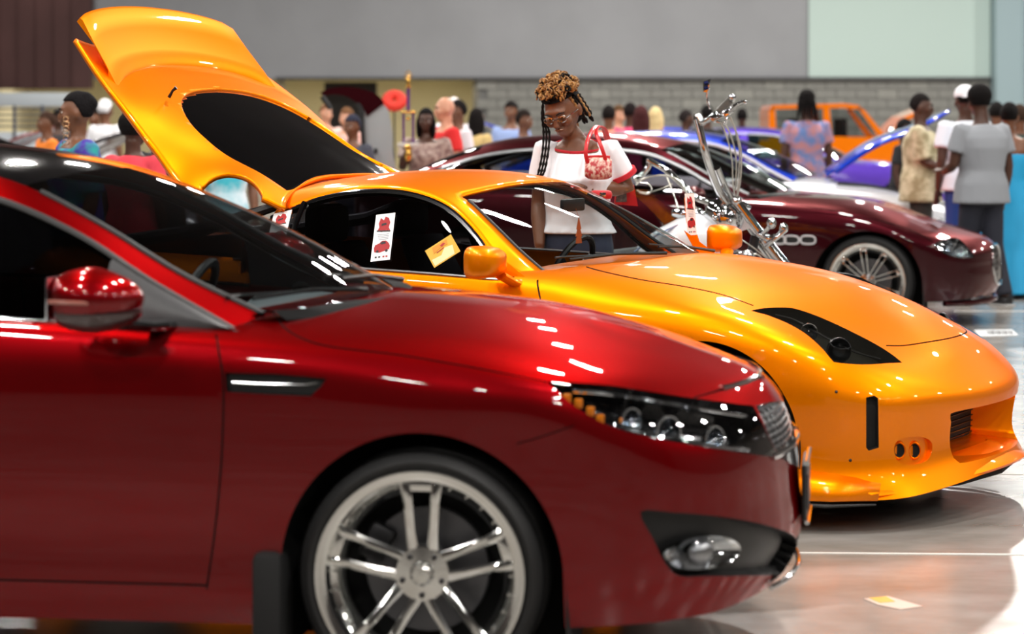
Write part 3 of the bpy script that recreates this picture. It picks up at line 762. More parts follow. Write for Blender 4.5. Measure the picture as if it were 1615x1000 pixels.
# ================================================================== ORANGE COUPE
OPX = [-3.42,-3.38,-3.22,-2.95,-2.5,-1.9,-1.4,-.8,-.35,.1,.45,.65,.805,.925,.995,1.018]
OPW = [0,.45,.74,.87,.915,.89,.875,.875,.89,.915,.905,.85,.74,.50,.25,0]
OPLAN = list(zip(OPX, OPW))
def coupe_lines():
    Ls = []
    Ls.append(arr(OPLAN, [.22,.21,.19,.16,.15,.15,.15,.15,.15,.135,.125,.12,.125,.15,.17,.175], [.96]*9+[.98,1.0,1.02,1.02,1.0,1,1], [0]*10+[-.005,-.02,-.03,-.03,-.02,-.015]))
    Ls.append(arr(OPLAN, [.28,.27,.25,.22,.20,.20,.20,.20,.20,.19,.18,.175,.18,.205,.22,.225], [.985]*9+[.99,.99,.985,.985,.98,.98,1], [0]*10+[0,0,0,0,.005,.0]))
    Ls.append(arr(OPLAN, [.38,.38,.36,.33,.30,.30,.30,.30,.30,.29,.27,.255,.255,.265,.27,.27], [.99]*9+[.985,.97,.965,.96,.95,.95,1], [0]*10+[0,.005,.01,.02,.03,.025]))
    Ls.append(arr(OPLAN, [.54,.54,.52,.48,.44,.43,.43,.43,.43,.43,.40,.37,.36,.36,.36,.36], [1]*10+[.985,.975,.97,.96,.96,1], [0]*11+[.005,.01,.015,.02,.015]))
    Ls.append(arr(OPLAN, [.70,.70,.68,.64,.60,.57,.56,.56,.57,.58,.54,.50,.475,.465,.46,.46], [1]*4+[1.005,1,1,1,1,1.0,1,.995,.99,.99,1,1], [0]*13+[0,0,0]))
    Ls.append(arr(OPLAN, [.76,.76,.75,.71,.68,.645,.63,.63,.635], 1)+neg([(.1,.912,.645),(.445,.896,.60),(.635,.84,.545),(.795,.725,.508),(.917,.495,.495),(.986,.25,.488),(1.008,0,.488)]))
    Ls.append(arr(OPLAN, [.83,.83,.82,.78,.75,.72,.70,.70,.70], [1]*3+[1,1.0]+[1]*4)+neg([(.1,.908,.705),(.44,.885,.665),(.62,.82,.615),(.755,.70,.575),(.868,.48,.55),(.93,.25,.54),(.95,0,.54)]))
    Ls.append([(-3.36,0,.93),(-3.33,-.42,.93),(-3.17,-.69,.925),(-2.93,-.83,.90),(-2.5,-.885,.88),(-1.9,-.872,.855),(-1.4,-.865,.83),(-.8,-.862,.81),(-.35,-.868,.805)]+neg([(.09,.872,.79),(.36,.825,.742),(.52,.745,.695),(.66,.62,.655),(.78,.44,.625),(.86,.23,.615),(.875,0,.615)]))
    Ls.append([(-3.28,0,.965),(-3.25,-.37,.965),(-3.1,-.62,.96),(-2.88,-.755,.965),(-2.5,-.815,.965),(-1.9,-.832,.945),(-1.4,-.83,.925),(-.8,-.818,.905),(-.36,-.79,.885)]+neg([(.03,.765,.842),(.26,.70,.797),(.41,.61,.762),(.53,.51,.732),(.635,.38,.715),(.71,.21,.712),(.73,0,.715)]))
    Ls.append([(-3.15,0,.985),(-3.12,-.25,.985),(-3.0,-.45,.985),(-2.8,-.56,.99),(-2.4,-.6,.98),(-1.9,-.6,.95),(-1.4,-.6,.93),(-.8,-.6,.93),(-.39,-.60,.935)]+neg([(-.06,.56,.902),(.14,.51,.872),(.28,.44,.845),(.40,.36,.82),(.49,.26,.805),(.545,.14,.80),(.56,0,.80)]))
    Ls.append([(-3.05,0,.99),(-3.02,-.13,.99),(-2.92,-.25,.99),(-2.72,-.3,.995),(-2.4,-.3,.985),(-1.9,-.3,.95),(-1.4,-.3,.94),(-.75,-.31,.945),(-.36,-.31,.955)]+neg([(-.12,.30,.935),(.05,.27,.915),(.18,.23,.893),(.28,.185,.873),(.36,.13,.86),(.405,.07,.852),(.42,0,.85)]))
    Ls.append([(-2.95,0,.995),(-2.92,0,.995),(-2.82,0,.995),(-2.65,0,.995),(-2.35,0,.985),(-1.85,0,.95),(-1.35,0,.945),(-.7,0,.955),(-.35,0,.965)]+[(-.17,0,.950),(-.05,0,.935),(.05,0,.92),(.14,0,.905),(.22,0,.893),(.28,0,.883),(.30,0,.878)])
    return np.array(Ls, float)
OR_C = [(-.36,.965),(-.58,1.08),(-.80,1.18),(-1.02,1.262),(-1.25,1.303),(-1.5,1.312),(-1.75,1.296),(-2.0,1.262)]
OR_I = [(-.67,.685,.912),(-.80,.655,1.0),(-.95,.62,1.11),(-1.115,.57,1.215),(-1.32,.548,1.262),(-1.53,.54,1.27),(-1.76,.54,1.25),(-1.97,.55,1.212)]
OR_O = [(-.69,.775,.893),(-.86,.745,.955),(-.985,.70,1.075),(-1.13,.662,1.178),(-1.32,.638,1.235),(-1.54,.63,1.243),(-1.76,.635,1.205),(-1.98,.66,1.12)]
OR_B = [(-.66,.80,.893),(-.84,.822,.900),(-.98,.826,.908),(-1.13,.828,.915),(-1.32,.83,.922),(-1.54,.832,.93),(-1.76,.832,.938),(-2.06,.832,.95)]
O_TH = 27; O_O = (1.044, 10.368)
def flyer_art(o_parent, M, w, h, kind):
    """flat print built as thin raised shapes on the card"""
    red = mat('print_red', (170,30,34), rough=.6); blk = mat('print_black', (40,34,38), rough=.6); gry = mat('print_grey', (150,150,160), rough=.6)
    def shape(poly, m, nm, z=.0006):
        mb = MB(); mb.prism([(x*w, y*h) for x, y in poly], z, z+.0005, M); mb.build(nm, m, o_parent, smooth=False)
    if kind == 'show':
        shape([(-.3,.30),(-.22,.42),(-.05,.36),(.02,.44),(.2,.40),(.3,.30),(.25,.2),(.34,.13),(.1,.14),(-.1,.11),(-.32,.15),(-.25,.22)], red, 'print_emblem')
        shape([(-.36,.13),(.36,.10),(.36,.125),(-.36,.155)], blk, 'print_title', .0012)
        shape([(-.15,.24),(.12,.26),(.10,.30),(-.13,.29)], blk, 'print_emblem', .0012)
        for k in range(4): shape([(-.3+.03*k,.05-.035*k),(.3,.05-.035*k),(.3,.062-.035*k),(-.3+.03*k,.062-.035*k)], gry, 'print_line')
        shape([(-.4,-.22),(-.36,-.16),(-.15,-.13),(-.02,-.08),(.2,-.085),(.34,-.14),(.42,-.2),(.4,-.27),(.2,-.3),(-.1,-.33),(-.36,-.31)], red, 'print_car')
        shape([(-.12,-.135),(.0,-.1),(.17,-.1),(.2,-.145),(0,-.16)], blk, 'print_car', .0012)
        for cx in (-.2,.27): shape([(cx+.07*math.cos(a), -.3+.028*math.sin(a)) for a in [k*PI/5 for k in range(10)]], blk, 'print_car', .0012)
        for a in (-.3,-.12,.1,.26): shape([(a,-.44),(a+.1,-.44),(a+.1,-.405),(a,-.405)], blk if a < 0 else red, 'print_line')
    else:
        wh = mat('print_cream', (240,215,160), rough=.6); dk = mat('print_ochre', (214,140,30), rough=.6)
        shape([(-.45,-.45),(.3,-.45),(.38,.0),(.1,.1),(-.1,-.15),(-.45,-.1)], wh, 'print_figure'); shape([(-.3,.1),(.0,.2),(.25,.16),(.3,.4),(-.25,.42)], dk, 'print_figure', .0012)
        shape([(-.2,.05),(.1,.1),(.1,.14),(-.2,.09)], red, 'print_line', .0018); shape([(.05,.2),(.2,.25),(.15,.34),(0,.3)], red, 'print_line', .0018)
def orange_coupe():
    TH, o = O_TH, O_O
    car = thing('sports_coupe', 'glossy orange two-door sports coupe with its rear hatch raised', 'car', (o[0], o[1], 0), -math.radians(TH))
    B = Body(car, o, TH); org = paint('orange_pearl_paint', (252, 136, 0), metal=.72, rough=.4, coat=.5)
    D, iv, iu = dense(coupe_lines(), .026, .024, smooth=3)
    def tf(v, u, p):
        if v > 8 and 2.6 < u < 7.1: return None
        return 'body'
    B.grid(D, tf, iv, iu); side = lambda c, f: c.y < -.5; fr = lambda c, f: c.x > .1
    for ax in (.10, -2.55):
        B.cut(arch_poly(ax, .33, .375, .362, .05), '_gone', 'side', filt=side); B.drop()
    head = crom([(1184,490),(1205,486),(1240,485),(1262,489),(1300,503),(1345,524),(1385,545),(1408,560),(1423,572)], 4)+crom([(1400,573),(1360,575),(1320,572),(1312,568),(1296,549),(1270,526),(1240,509),(1210,497)], 4)
    B.cut(head, 'headlight', filt=fr)
    B.cut([(1366,627),(1379,624),(1385,628),(1386,706),(1370,711),(1366,706)], 'brake_duct', filt=fr)
    B.cut(crom([(-.44,.38),(-.452,.402),(-.43,.418),(-.2,.424),(-.001,.426)], 3)+[(.001,.426),(.001,.225),(-.36,.218),(-.40,.22),(-.42,.24)], 'mouth', 'front', filt=lambda c, f: c.x > .6)
    pod = crom([(1410,712),(1414,697),(1430,690),(1452,689),(1468,696),(1470,710),(1462,726),(1440,733),(1418,729)], 3, True)
    B.cut(pod, 'lamp_pod', filt=fr)
    tree = B.bvh()
    B.strip(crom([(925,421),(950,428),(1010,441),(1080,452),(1140,465),(1188,482)], 4), 'gap', 1.7)
    B.strip(crom([(1398,545),(1425,545),(1460,540),(1495,534),(1520,527),(1536,518)], 4), 'gap', 2.0, filt=fr)
    B.strip(crom([(-.645,.895),(-.60,.80),(-.575,.68),(-.575,.5),(-.60,.35),(-.62,.24)], 4), 'gap', .007, 'side', filt=side)
    B.strip([(-1.93,.24),(-.62,.24)], 'gap', .006, 'side', filt=side); B.strip([(-1.93,.24),(-1.95,.6),(-1.86,.93)], 'gap', .006, 'side', filt=side)
    B.cut([(-.62,.24),(-.60,.35),(-.575,.5),(-.575,.68),(-.60,.80),(-.645,.895),(-.66,.97),(-1.86,1.0),(-1.95,.6),(-1.93,.24)], 'door', 'side', filt=side)
    hoodp = crom([(925,421),(950,428),(1010,441),(1080,452),(1140,465),(1188,482)], 4)+[(1205,486),(1240,485),(1262,489),(1300,503),(1345,524),(1385,545),(1425,545),(1460,540),(1495,534),(1520,527),(1536,518),(1700,420),(1300,330),(900,330)]
    B.cut(hoodp, 'hood', filt=lambda c, f: c.x > -.72 and c.z > .5)
    B.take('hood', 'hood', org); B.take('gap', 'panel_joint', M_LINER, push=.007, wall=1)[0]['kind'] = 'stuff'
    dn, df = B.take('door', 'door', org, 'dup')
    lens = B.take('headlight', 'headlight', glass('smoked_lens', (.62,.62,.58), 1.4), 'dup', keep=True)
    bk = B.take('headlight', 'headlight_bowl', mat('lamp_housing_dark', (74,74,70), rough=.3, metal=.6), 'dup', push=.06, wall=1)
    yel = mat('lamp_yellowed_chrome', (190,185,140), metal=1, rough=.15)
    for sd, l, b_ in zip((1, -1), lens, bk):
        b_.parent = l
        def at(px, py, off):
            h = B.hit(tree, px, py, off); return Vector((h.x, h.y*sd, h.z))
        for px, py, r in ((1276,514,.034),(1325,542,.045)):
            c = at(px, py, -.028); M = Matrix.Translation(c) @ Matrix.Rotation(math.radians(40*sd), 4, 'Z')
            MB().lathe([(0,-.02),(r*.5,-.012),(r*.9,.01),(r,.02),(r*1.08,.02),(r*1.1,.01)], 24, M).build('reflector_bowl', M_CHROME if px < 1300 else M_DARKMET, l)
            MB().ell(c+Vector((.01,-.012*sd,0)), r*.55, 14, 10).build('projector_lens', glass('projector_glass', (.8,.85,.9), 2), l)
        MB().tube([at(x, y, -.014) for x, y in crom([(1225,492),(1255,500),(1300,525),(1345,548),(1390,562)], 4)], .004, 8).build('trim_strip', M_DARKMET, l)
    B.take('brake_duct', 'brake_duct', mat('duct_mesh', (24,24,24), rough=.8), 'dup', push=.03, wall=1)
    mo = B.take('mouth', 'air_intake', org, push=.0, wall=0)[0]
    # intake becomes a deep box: replace its sheet by a channel
    me = mo.data; bm = bmesh.new(); bm.from_mesh(me); bnd = [e for e in bm.edges if e.is_boundary]; fcs = bm.faces[:]
    r = bmesh.ops.extrude_edge_only(bm, edges=bnd)
    for v in r['geom']:
        if isinstance(v, bmesh.types.BMVert): v.co.x = .76; v.co.z = .32+(v.co.z-.32)*.8; v.co.y *= .84
    bmesh.ops.delete(bm, geom=fcs, context='FACES_ONLY'); bm.to_mesh(me); bm.free(); sharp(mo, 40)
    MB().box((.755,0,.32), (.02,.78,.19)).build('radiator', mat('duct_mesh', ()), mo)
    for k in range(7): MB().box((.768,0,.25+.022*k), (.008,.74,.004)).build('radiator_fin', M_DARKMET, mo)
    pods = B.take('lamp_pod', 'lamp_pod', org, 'dup', push=.018, wall=1)
    for sd, p in zip((1, -1), pods):
        for px, py in ((1421,711),(1446,711)):
            h = B.hit(tree, px, py, -.012); c = Vector((h.x, h.y*sd, h.z)); M = Matrix.Translation(c) @ Matrix.Rotation(math.radians(32*sd), 4, 'Z')
            MB().lathe([(.0,-.004),(.02,-.003),(.027,.003),(.031,.002),(.033,-.01)], 20, M @ Matrix.Diagonal((.75,1,1.0,1))).build('lamp_hole', M_LINER, p)
            MB().lathe([(.026,.004),(.03,.008),(.034,.004),(.036,-.006)], 22, M @ Matrix.Diagonal((.75,1,1.0,1))).build('lamp_ring', org, p)
    B.take('body', 'body_shell', org)
    # front lip splitter with corner winglet
    lip = MB(); G = []
    pts = crom([(.34,.955,.135),(.50,.945,.13),(.66,.88,.125),(.79,.78,.128),(.905,.56,.145),(.995,.32,.162),(1.045,.15,.175),(1.06,0,.18)], 5)
    pts = pts+[(x, -y, z) for x, y, z in pts[-2::-1]]
    n = len(pts)
    for i, (x, y, z) in enumerate(pts):
        k = abs(i-(n-1)/2)/((n-1)/2); inn = .80+.02*k
        xi, yi = x*.93-.02, y*.90
        G.append([(xi-.06, -yi*.9, z+.002), (x-.004, -y, z), (x+.006, -y*1.004, z+.012), (x-.004, -y*.998, z+.024), (xi-.01, -yi, z+.058+.01*k), (xi-.05, -yi*.93, z+.07)])
    lip.grid(G); lp = lip.build('front_lip', org, car, deg=50)
    for sd in (1, -1):
        w = MB(); w.grid([[(.30,-.91*sd,.21),(.30,-.97*sd,.13)],[(.42,-.905*sd,.235),(.44,-.975*sd,.125)],[(.60,-.86*sd,.215),(.62,-.935*sd,.125)],[(.76,-.765*sd,.185),(.77,-.83*sd,.125)]])
        o_ = w.build('corner_winglet', org, lp); md = o_.modifiers.new('s', 'SOLIDIFY'); md.thickness = .008
        t = MB().tube([(.42,-.972*sd,.108),(.60,-.93*sd,.104),(.76,-.825*sd,.106)], [.004,.008,.004], 6); t.build('scuffed_edge', M_BLACK, lp)
    # greenhouse
    H = Body(car, o, TH); Dh, jv, ju = dense(house_lines(OR_C, OR_I, OR_O, OR_B), .04, .035, smooth=1, ends=(False, False))
    def th(v, u, p):
        if v > 3: return 'windshield' if u < 2.95 else 'body'
        if v > 2: return 'body'
        return 'side'
    H.grid(Dh, th, jv, ju); ht = H.bvh()
    H.take('body', 'roof', org, thick=.012); H.take('windshield', 'windshield', glass('windshield_clear', (.80,.84,.84), 1.0))
    sg = H.take('side', 'side_window', glass('side_tint_dark', (.06,.06,.07), 1.0), 'dup'); sg[1].data.materials.clear(); sg[1].data.materials.append(glass('side_clear', (.9,.92,.92), .6))
    iu2 = lambda u: int(np.argmin(abs(ju-u))); iv2 = lambda v: int(np.argmin(abs(jv-v)))
    row = [Vector(p) for p in Dh[iv2(2)]]; belt = [Vector(p) for p in Dh[iv2(0)]]; win = [Vector(p) for p in Dh[iv2(3), :iu2(2.95)]]
    for sd in (1, -1):
        fl = lambda L, dz=0, dy=0: [Vector((p.x, (p.y-dy)*sd, p.z+dz)) for p in L]
        MB().tube(fl(row, -.014, .002), .016, 8).build('window_seal', M_GLOSSBLK, car)
        MB().tube(fl(belt, -.004, .004), .009, 8, sq=.6).build('belt_trim', M_SATIN, car)
        MB().tube(fl(win, .001, -.004), .007, 8).build('windshield_seal', M_BLACK, car)
        q = [Vector((-1.80, -.834*sd, .94)), Vector((-1.815, -.74*sd, 1.09)), Vector((-1.82, -.66*sd, 1.18))]; MB().tube(q, .012, 8).build('quarter_pillar', M_GLOSSBLK, car)
    # black hatch frame behind the roof, rear quarters, tail lamps
    hf = MB()
    for sd in (1, -1):
        hf.tube([(-2.0,-.60*sd,1.16),(-2.3,-.70*sd,1.06),(-2.7,-.72*sd,1.0),(-3.1,-.6*sd,.97)], [.02,.03,.03,.03], 8)
    hf.tube([(-2.0,-.6,1.16),(-1.99,-.3,1.21),(-1.99,0,1.225),(-1.99,.3,1.21),(-2.0,.6,1.16)], .02, 8); hf.build('hatch_frame', M_BLACK, car)
    # cowl, wipers, dash
    cw = MB(); G = []
    for k in range(21):
        y = -.68+.068*k; q = 1-(y/.68)**2; G.append([(-.68+.31*q**.8, y, .905+.055*q), (-.60+.27*q**.8, y, .918+.046*q), (-.56+.24*q, y, .86)])
    cw.grid(G); cw.build('cowl', mat('cowl_black', ()), car)
    for a, b in (((-.40,-.1,.975), (-.63,-.55,.965)), ((-.40,.42,.96), (-.47,-.02,.995))):
        a, b = Vector(a), Vector(b); n = MB().tube([a, (a+b)/2+Vector((0,0,.01)), b], [.008,.006,.005], 6); n.tube([b+(b-a)*.1+Vector((-.02,0,.01)), b-(b-a)*.8+Vector((-.03,0,.005))], .005, 6); n.build('wiper', M_BLACK, car)
    interior(car, -.72, seats=((-1.42,.36),(-1.42,-.36)), zbelt=.86, zs=.42, col=mat('seat_charcoal', (20,20,22), rough=.6), colb=mat('dash_black', (26,27,28), rough=.5))
    MB().box((-.88,0,1.165), (.02,.22,.055), b=.01).build('rear_view_mirror', M_BLACK, car)
    af = MB(); af.prism([(-.028,-.06),(.028,-.06),(.02,-.03),(.03,-.03),(.012,.0),(.022,.0),(0,.05),(-.022,0),(-.012,0),(-.03,-.03),(-.02,-.03)], -.002, .002, Matrix.Translation((-.86,.02,1.06)) @ Matrix.Rotation(PI/2, 4, 'Z') @ Matrix.Rotation(PI/2, 4, 'X'))
    af.tube([(-.86,.02,1.11),(-.87,.01,1.15)], .0012, 4)
    tag(af.build('air_freshener', mat('freshener_orange', (190,84,24), rough=.7), None, smooth=False), 'brown orange tree-shaped air freshener hanging behind the coupe windshield', 'air freshener').matrix_world = Matrix.Translation((o[0], o[1], 0)) @ Matrix.Rotation(-math.radians(TH), 4, 'Z')
    # mirrors
    def omirror(sd, shift=(0,0,0), parent=car):
        c = Vector((-.79, -.965*sd, .965))+Vector(shift)
        G = []
        for k, (x, sy, sz) in enumerate([(-.062,.080,.054),(-.058,.085,.058),(-.02,.085,.060),(.03,.074,.052),(.062,.05,.036),(.072,.018,.013)]):
            G.append([(c.x+x, c.y+sy*(abs(math.cos(a))**.55)*math.copysign(1, math.cos(a)), c.z+sz*(abs(math.sin(a))**.6)*math.copysign(1, math.sin(a))+(.010 if math.sin(a) > 0 else 0)) for a in [2*PI*j/28+.01 for j in range(28)]])
        m = MB().grid(G, closeu=True); m.f.append(tuple(5*28+j for j in range(28))); m.f.append(tuple(range(28)))
        ho = m.build('side_mirror', org, parent, deg=60)
        MB().tube([c+Vector((.03,.06*sd,-.05)), c+Vector((.05,.13*sd,-.08)), c+Vector((.07,.17*sd,-.095))], [.03,.028,.034], 10, sq=.6).build('mirror_arm', org, ho)
        MB().box((c.x-.064, c.y, c.z+.004), (.004,.14,.09), b=.001).build('mirror_glass', mat('mirror_silver', (210,215,225), metal=1, rough=.02), ho)
        s = MB(); s.add([(c.x-.02,-.80*sd,.90),(c.x-.10,-.79*sd,1.03),(c.x+.10,-.80*sd,.895),(c.x-.03,-.815*sd,.895)], [(0,1,2),(0,2,3),(1,0,3),(1,3,2)]); s.build('mirror_sail', org, ho, smooth=False)
        return ho
    omirror(1)
    # far door stands ajar: mirror and frameless glass swing outwards
    fm = omirror(-1, (.19,.085,.013))
    for ax in (.10, -2.55):
        liner(car, ax, .33, .38, .367, .885, .06)
        for sd in (-1, 1): wheel(car, (ax, .80*sd, .325), R=.325, rr=.24, side=sd, rot=90, spokes=5, detail=True)
    MB().prism([(-2.15,-.78),(-.3,-.78),(-.3,.78),(-2.15,.78)], .16, .19).build('underbody', M_LINER, car, smooth=False)
    MB().prism([(.5,-.8),(.78,-.7),(.95,-.4),(1.0,0),(.95,.4),(.78,.7),(.5,.8)], .135, .15).build('front_undertray', M_LINER, car, smooth=False)
    def un(px, py, y):
        r = B.ray(px, py); t = (y-B.C.y)/r.y; return B.C+r*t
    q = [un(a, b, .90) for a, b in ((1079,312),(1086,330),(1108,402),(1098,404),(1082,350))]; n_ = Vector((0,.012,0))
    MB().add([p for p in q]+[p+n_ for p in q], [(0,1,2,3,4),(9,8,7,6,5)]+[(i,(i+1)%5,5+(i+1)%5,5+i) for i in range(5)]).build('door_edge_strip', org, fm, smooth=False)
    q = [un(a, b, .91) for a, b in ((1079,312),(1040,300),(985,297),(960,420),(1104,402))]
    MB().add([p for p in q]+[p+n_*.4 for p in q], [(0,1,2,3,4),(9,8,7,6,5)]+[(i,(i+1)%5,5+(i+1)%5,5+i) for i in range(5)]).build('open_door_window', glass('side_clear', (.9,.92,.92), .6), car, smooth=False)
    # small rivets on the bumper cover
    for px, py in ((1319,618),(1341,726)):
        h = B.hit(tree, px, py, .001)
        if h: MB().ell(h, .006, 8, 6).build('bumper_bolt', M_DARKMET, car)
    # ---------------- hatch (open)
    rows = [ # x z at w = 0,.3,.55,.68/.80
        [(-1.99,0,1.264),(-1.985,.3,1.252),(-1.965,.52,1.207),(-1.92,.66,1.157),(-1.895,.70,1.14)],
        [(-2.12,0,1.338),(-2.115,.3,1.322),(-2.11,.54,1.285),(-2.08,.69,1.245),(-2.06,.75,1.205)],
        [(-2.30,0,1.445),(-2.30,.3,1.425),(-2.285,.56,1.365),(-2.28,.72,1.285),(-2.285,.81,1.195)],
        [(-2.50,0,1.55),(-2.50,.3,1.535),(-2.49,.56,1.49),(-2.485,.71,1.435),(-2.49,.805,1.385)],
        [(-2.68,0,1.645),(-2.68,.3,1.635),(-2.675,.53,1.61),(-2.67,.68,1.58),(-2.68,.765,1.56)],
        [(-2.86,0,1.74),(-2.86,.3,1.735),(-2.86,.48,1.72),(-2.86,.60,1.705),(-2.87,.70,1.715)],
        [(-3.06,0,1.84),(-3.06,.28,1.84),(-3.06,.42,1.845),(-3.065,.53,1.86),(-3.07,.60,1.878)]]
    A = np.array([[(x, -w, z) for x, w, z in r][::-1] for r in rows], float)   # rows along length; columns edge->centre
    Hh = Body(car, o, TH); A2 = A.transpose(1, 0, 2)
    Dg, kv, ku = dense(A2, .025, .025, smooth=2, ends=(False, False))
    Hh.grid(Dg, None, kv, ku)
    Hh.cut(crom([(-2.0,-.001),(-2.0,-.3),(-1.975,-.50),(-1.98,-.56)], 3)+crom([(-2.15,-.565),(-2.35,-.565),(-2.5,-.53),(-2.62,-.42),(-2.68,-.25),(-2.70,-.001)], 4)+[(-2.70,.01),(-2.0,.01)], 'glass', 'top')
    Hh.cut(circle(-2.115,-.80,.145,.14,30), '_gone', 'top'); Hh.drop()
    hatch = Hh.take('body', 'hatch', org, thick=-.022)[0]
    gl = Hh.take('glass', 'rear_window', mat('hatch_glass_black', (5,5,6), rough=.05, coat=1), parent=hatch, thick=-.012)
    # spoiler
    sp = MB(); G = []
    n = 25
    for i in range(n):
        q = -1+2*i/(n-1); w = .655*q; c = 1-q*q
        b0 = Vector((-2.785-.115*c**.8, w, 1.672+.10*c**.8)); top = Vector((-3.03-.075*c, w*.92, 1.985+.075*c**.7)); d = top-b0; nn = Vector((-.82,0,-.57))
        taper = max(.0, 1-abs(q)**14)
        G.append([b0+nn*.05, b0-nn*.004, b0+d*.06-nn*.018*taper, b0+d*.30-nn*.004, b0+d*.65-nn*.004, b0+d*.95-nn*.008, top, top+nn*.022+d*-.01, b0+d*.6+nn*.034*taper, b0+d*.25+nn*.045*taper, b0+nn*.055])
    sp.grid([[tuple(p) for p in r] for r in G]); sp.f.append(tuple(range(11))); sp.f.append(tuple((n-1)*11+j for j in range(11))[::-1])
    sp.build('spoiler', org, hatch, deg=50)
    MB().tube([(-2.62,-.50,1.63),(-2.60,-.50,1.66),(-2.585,-.495,1.672)], [.008,.006,.009], 8).build('wiper_nozzle', M_DARKMET, hatch)
        # tail lamps on the rear corners
    for sd in (1, -1): MB().box((-3.20, -.70*sd, .80), (.16,.18,.16), b=.05).build('tail_lamp', mat('tail_red', (140,8,10), rough=.1, coat=1), car)
    # ---------------- cards tucked in the windows
    def card(px, py, yoff, w, h, roll, label, name, kind, base):
        c = None
        r = H.ray(px, py).normalized(); hh = ht.ray_cast(H.C, r); p = hh[0]; nn = hh[1] if hh[1].dot(r) < 0 else -hh[1]; nn = Vector((nn.x, nn.y, nn.z)).normalized()
        p = p+nn*yoff; up = Vector((0,0,1)); xx = up.cross(nn).normalized(); yy = nn.cross(xx).normalized()
        M = Matrix((( xx.x, yy.x, nn.x, p.x),( xx.y, yy.y, nn.y, p.y),( xx.z, yy.z, nn.z, p.z),(0,0,0,1))) @ Matrix.Rotation(math.radians(roll), 4, 'Z')
        W = Matrix.Translation((o[0], o[1], 0)) @ Matrix.Rotation(-math.radians(TH), 4, 'Z')
        root = MB().box((0,0,0), (w, h, .001)).build(name, base, None, smooth=False); tag(root, label, 'flyer'); root.matrix_world = W @ M
        flyer_art(root, Matrix.Identity(4), w, h, kind)
    card(605, 375, .006, .088, .215, 8, 'white printed card with a red car, in the middle of the coupe side window', 'flyer', 'show', M_WHITE)
    card(441, 362, .006, .088, .19, 16, 'white printed card at the rear quarter of the orange coupe, left card', 'flyer', 'show', M_WHITE)
    card(699, 397, .006, .125, .095, 38, 'yellow and orange picture card tucked by the coupe side mirror', 'flyer', 'pic', mat('card_yellow', (228,170,50), rough=.6))
    q = [un(a, b, .895) for a, b in ((1075,307),(1090,306),(1103,368),(1090,371))]; c = sum(q, Vector())/4
    W = Matrix.Translation((o[0], o[1], 0)) @ Matrix.Rotation(-math.radians(TH), 4, 'Z'); X_ = (q[1]-q[0]).normalized(); Y_ = (q[0]-q[3]).normalized(); N_ = X_.cross(Y_).normalized(); Y_ = N_.cross(X_)
    M = Matrix(((X_.x,Y_.x,N_.x,c.x),(X_.y,Y_.y,N_.y,c.y),(X_.z,Y_.z,N_.z,c.z),(0,0,0,1))); w_, h_ = (q[1]-q[0]).length, (q[0]-q[3]).length
    root = MB().box((0,0,0), (w_, h_, .001)).build('flyer', M_WHITE, None, smooth=False); tag(root, 'white printed card in the far door window, in front of the motorcycle', 'flyer'); root.matrix_world = W @ M
    flyer_art(root, Matrix.Identity(4), w_, h_, 'show')
    return car, B, tree
COUPE = orange_coupe()
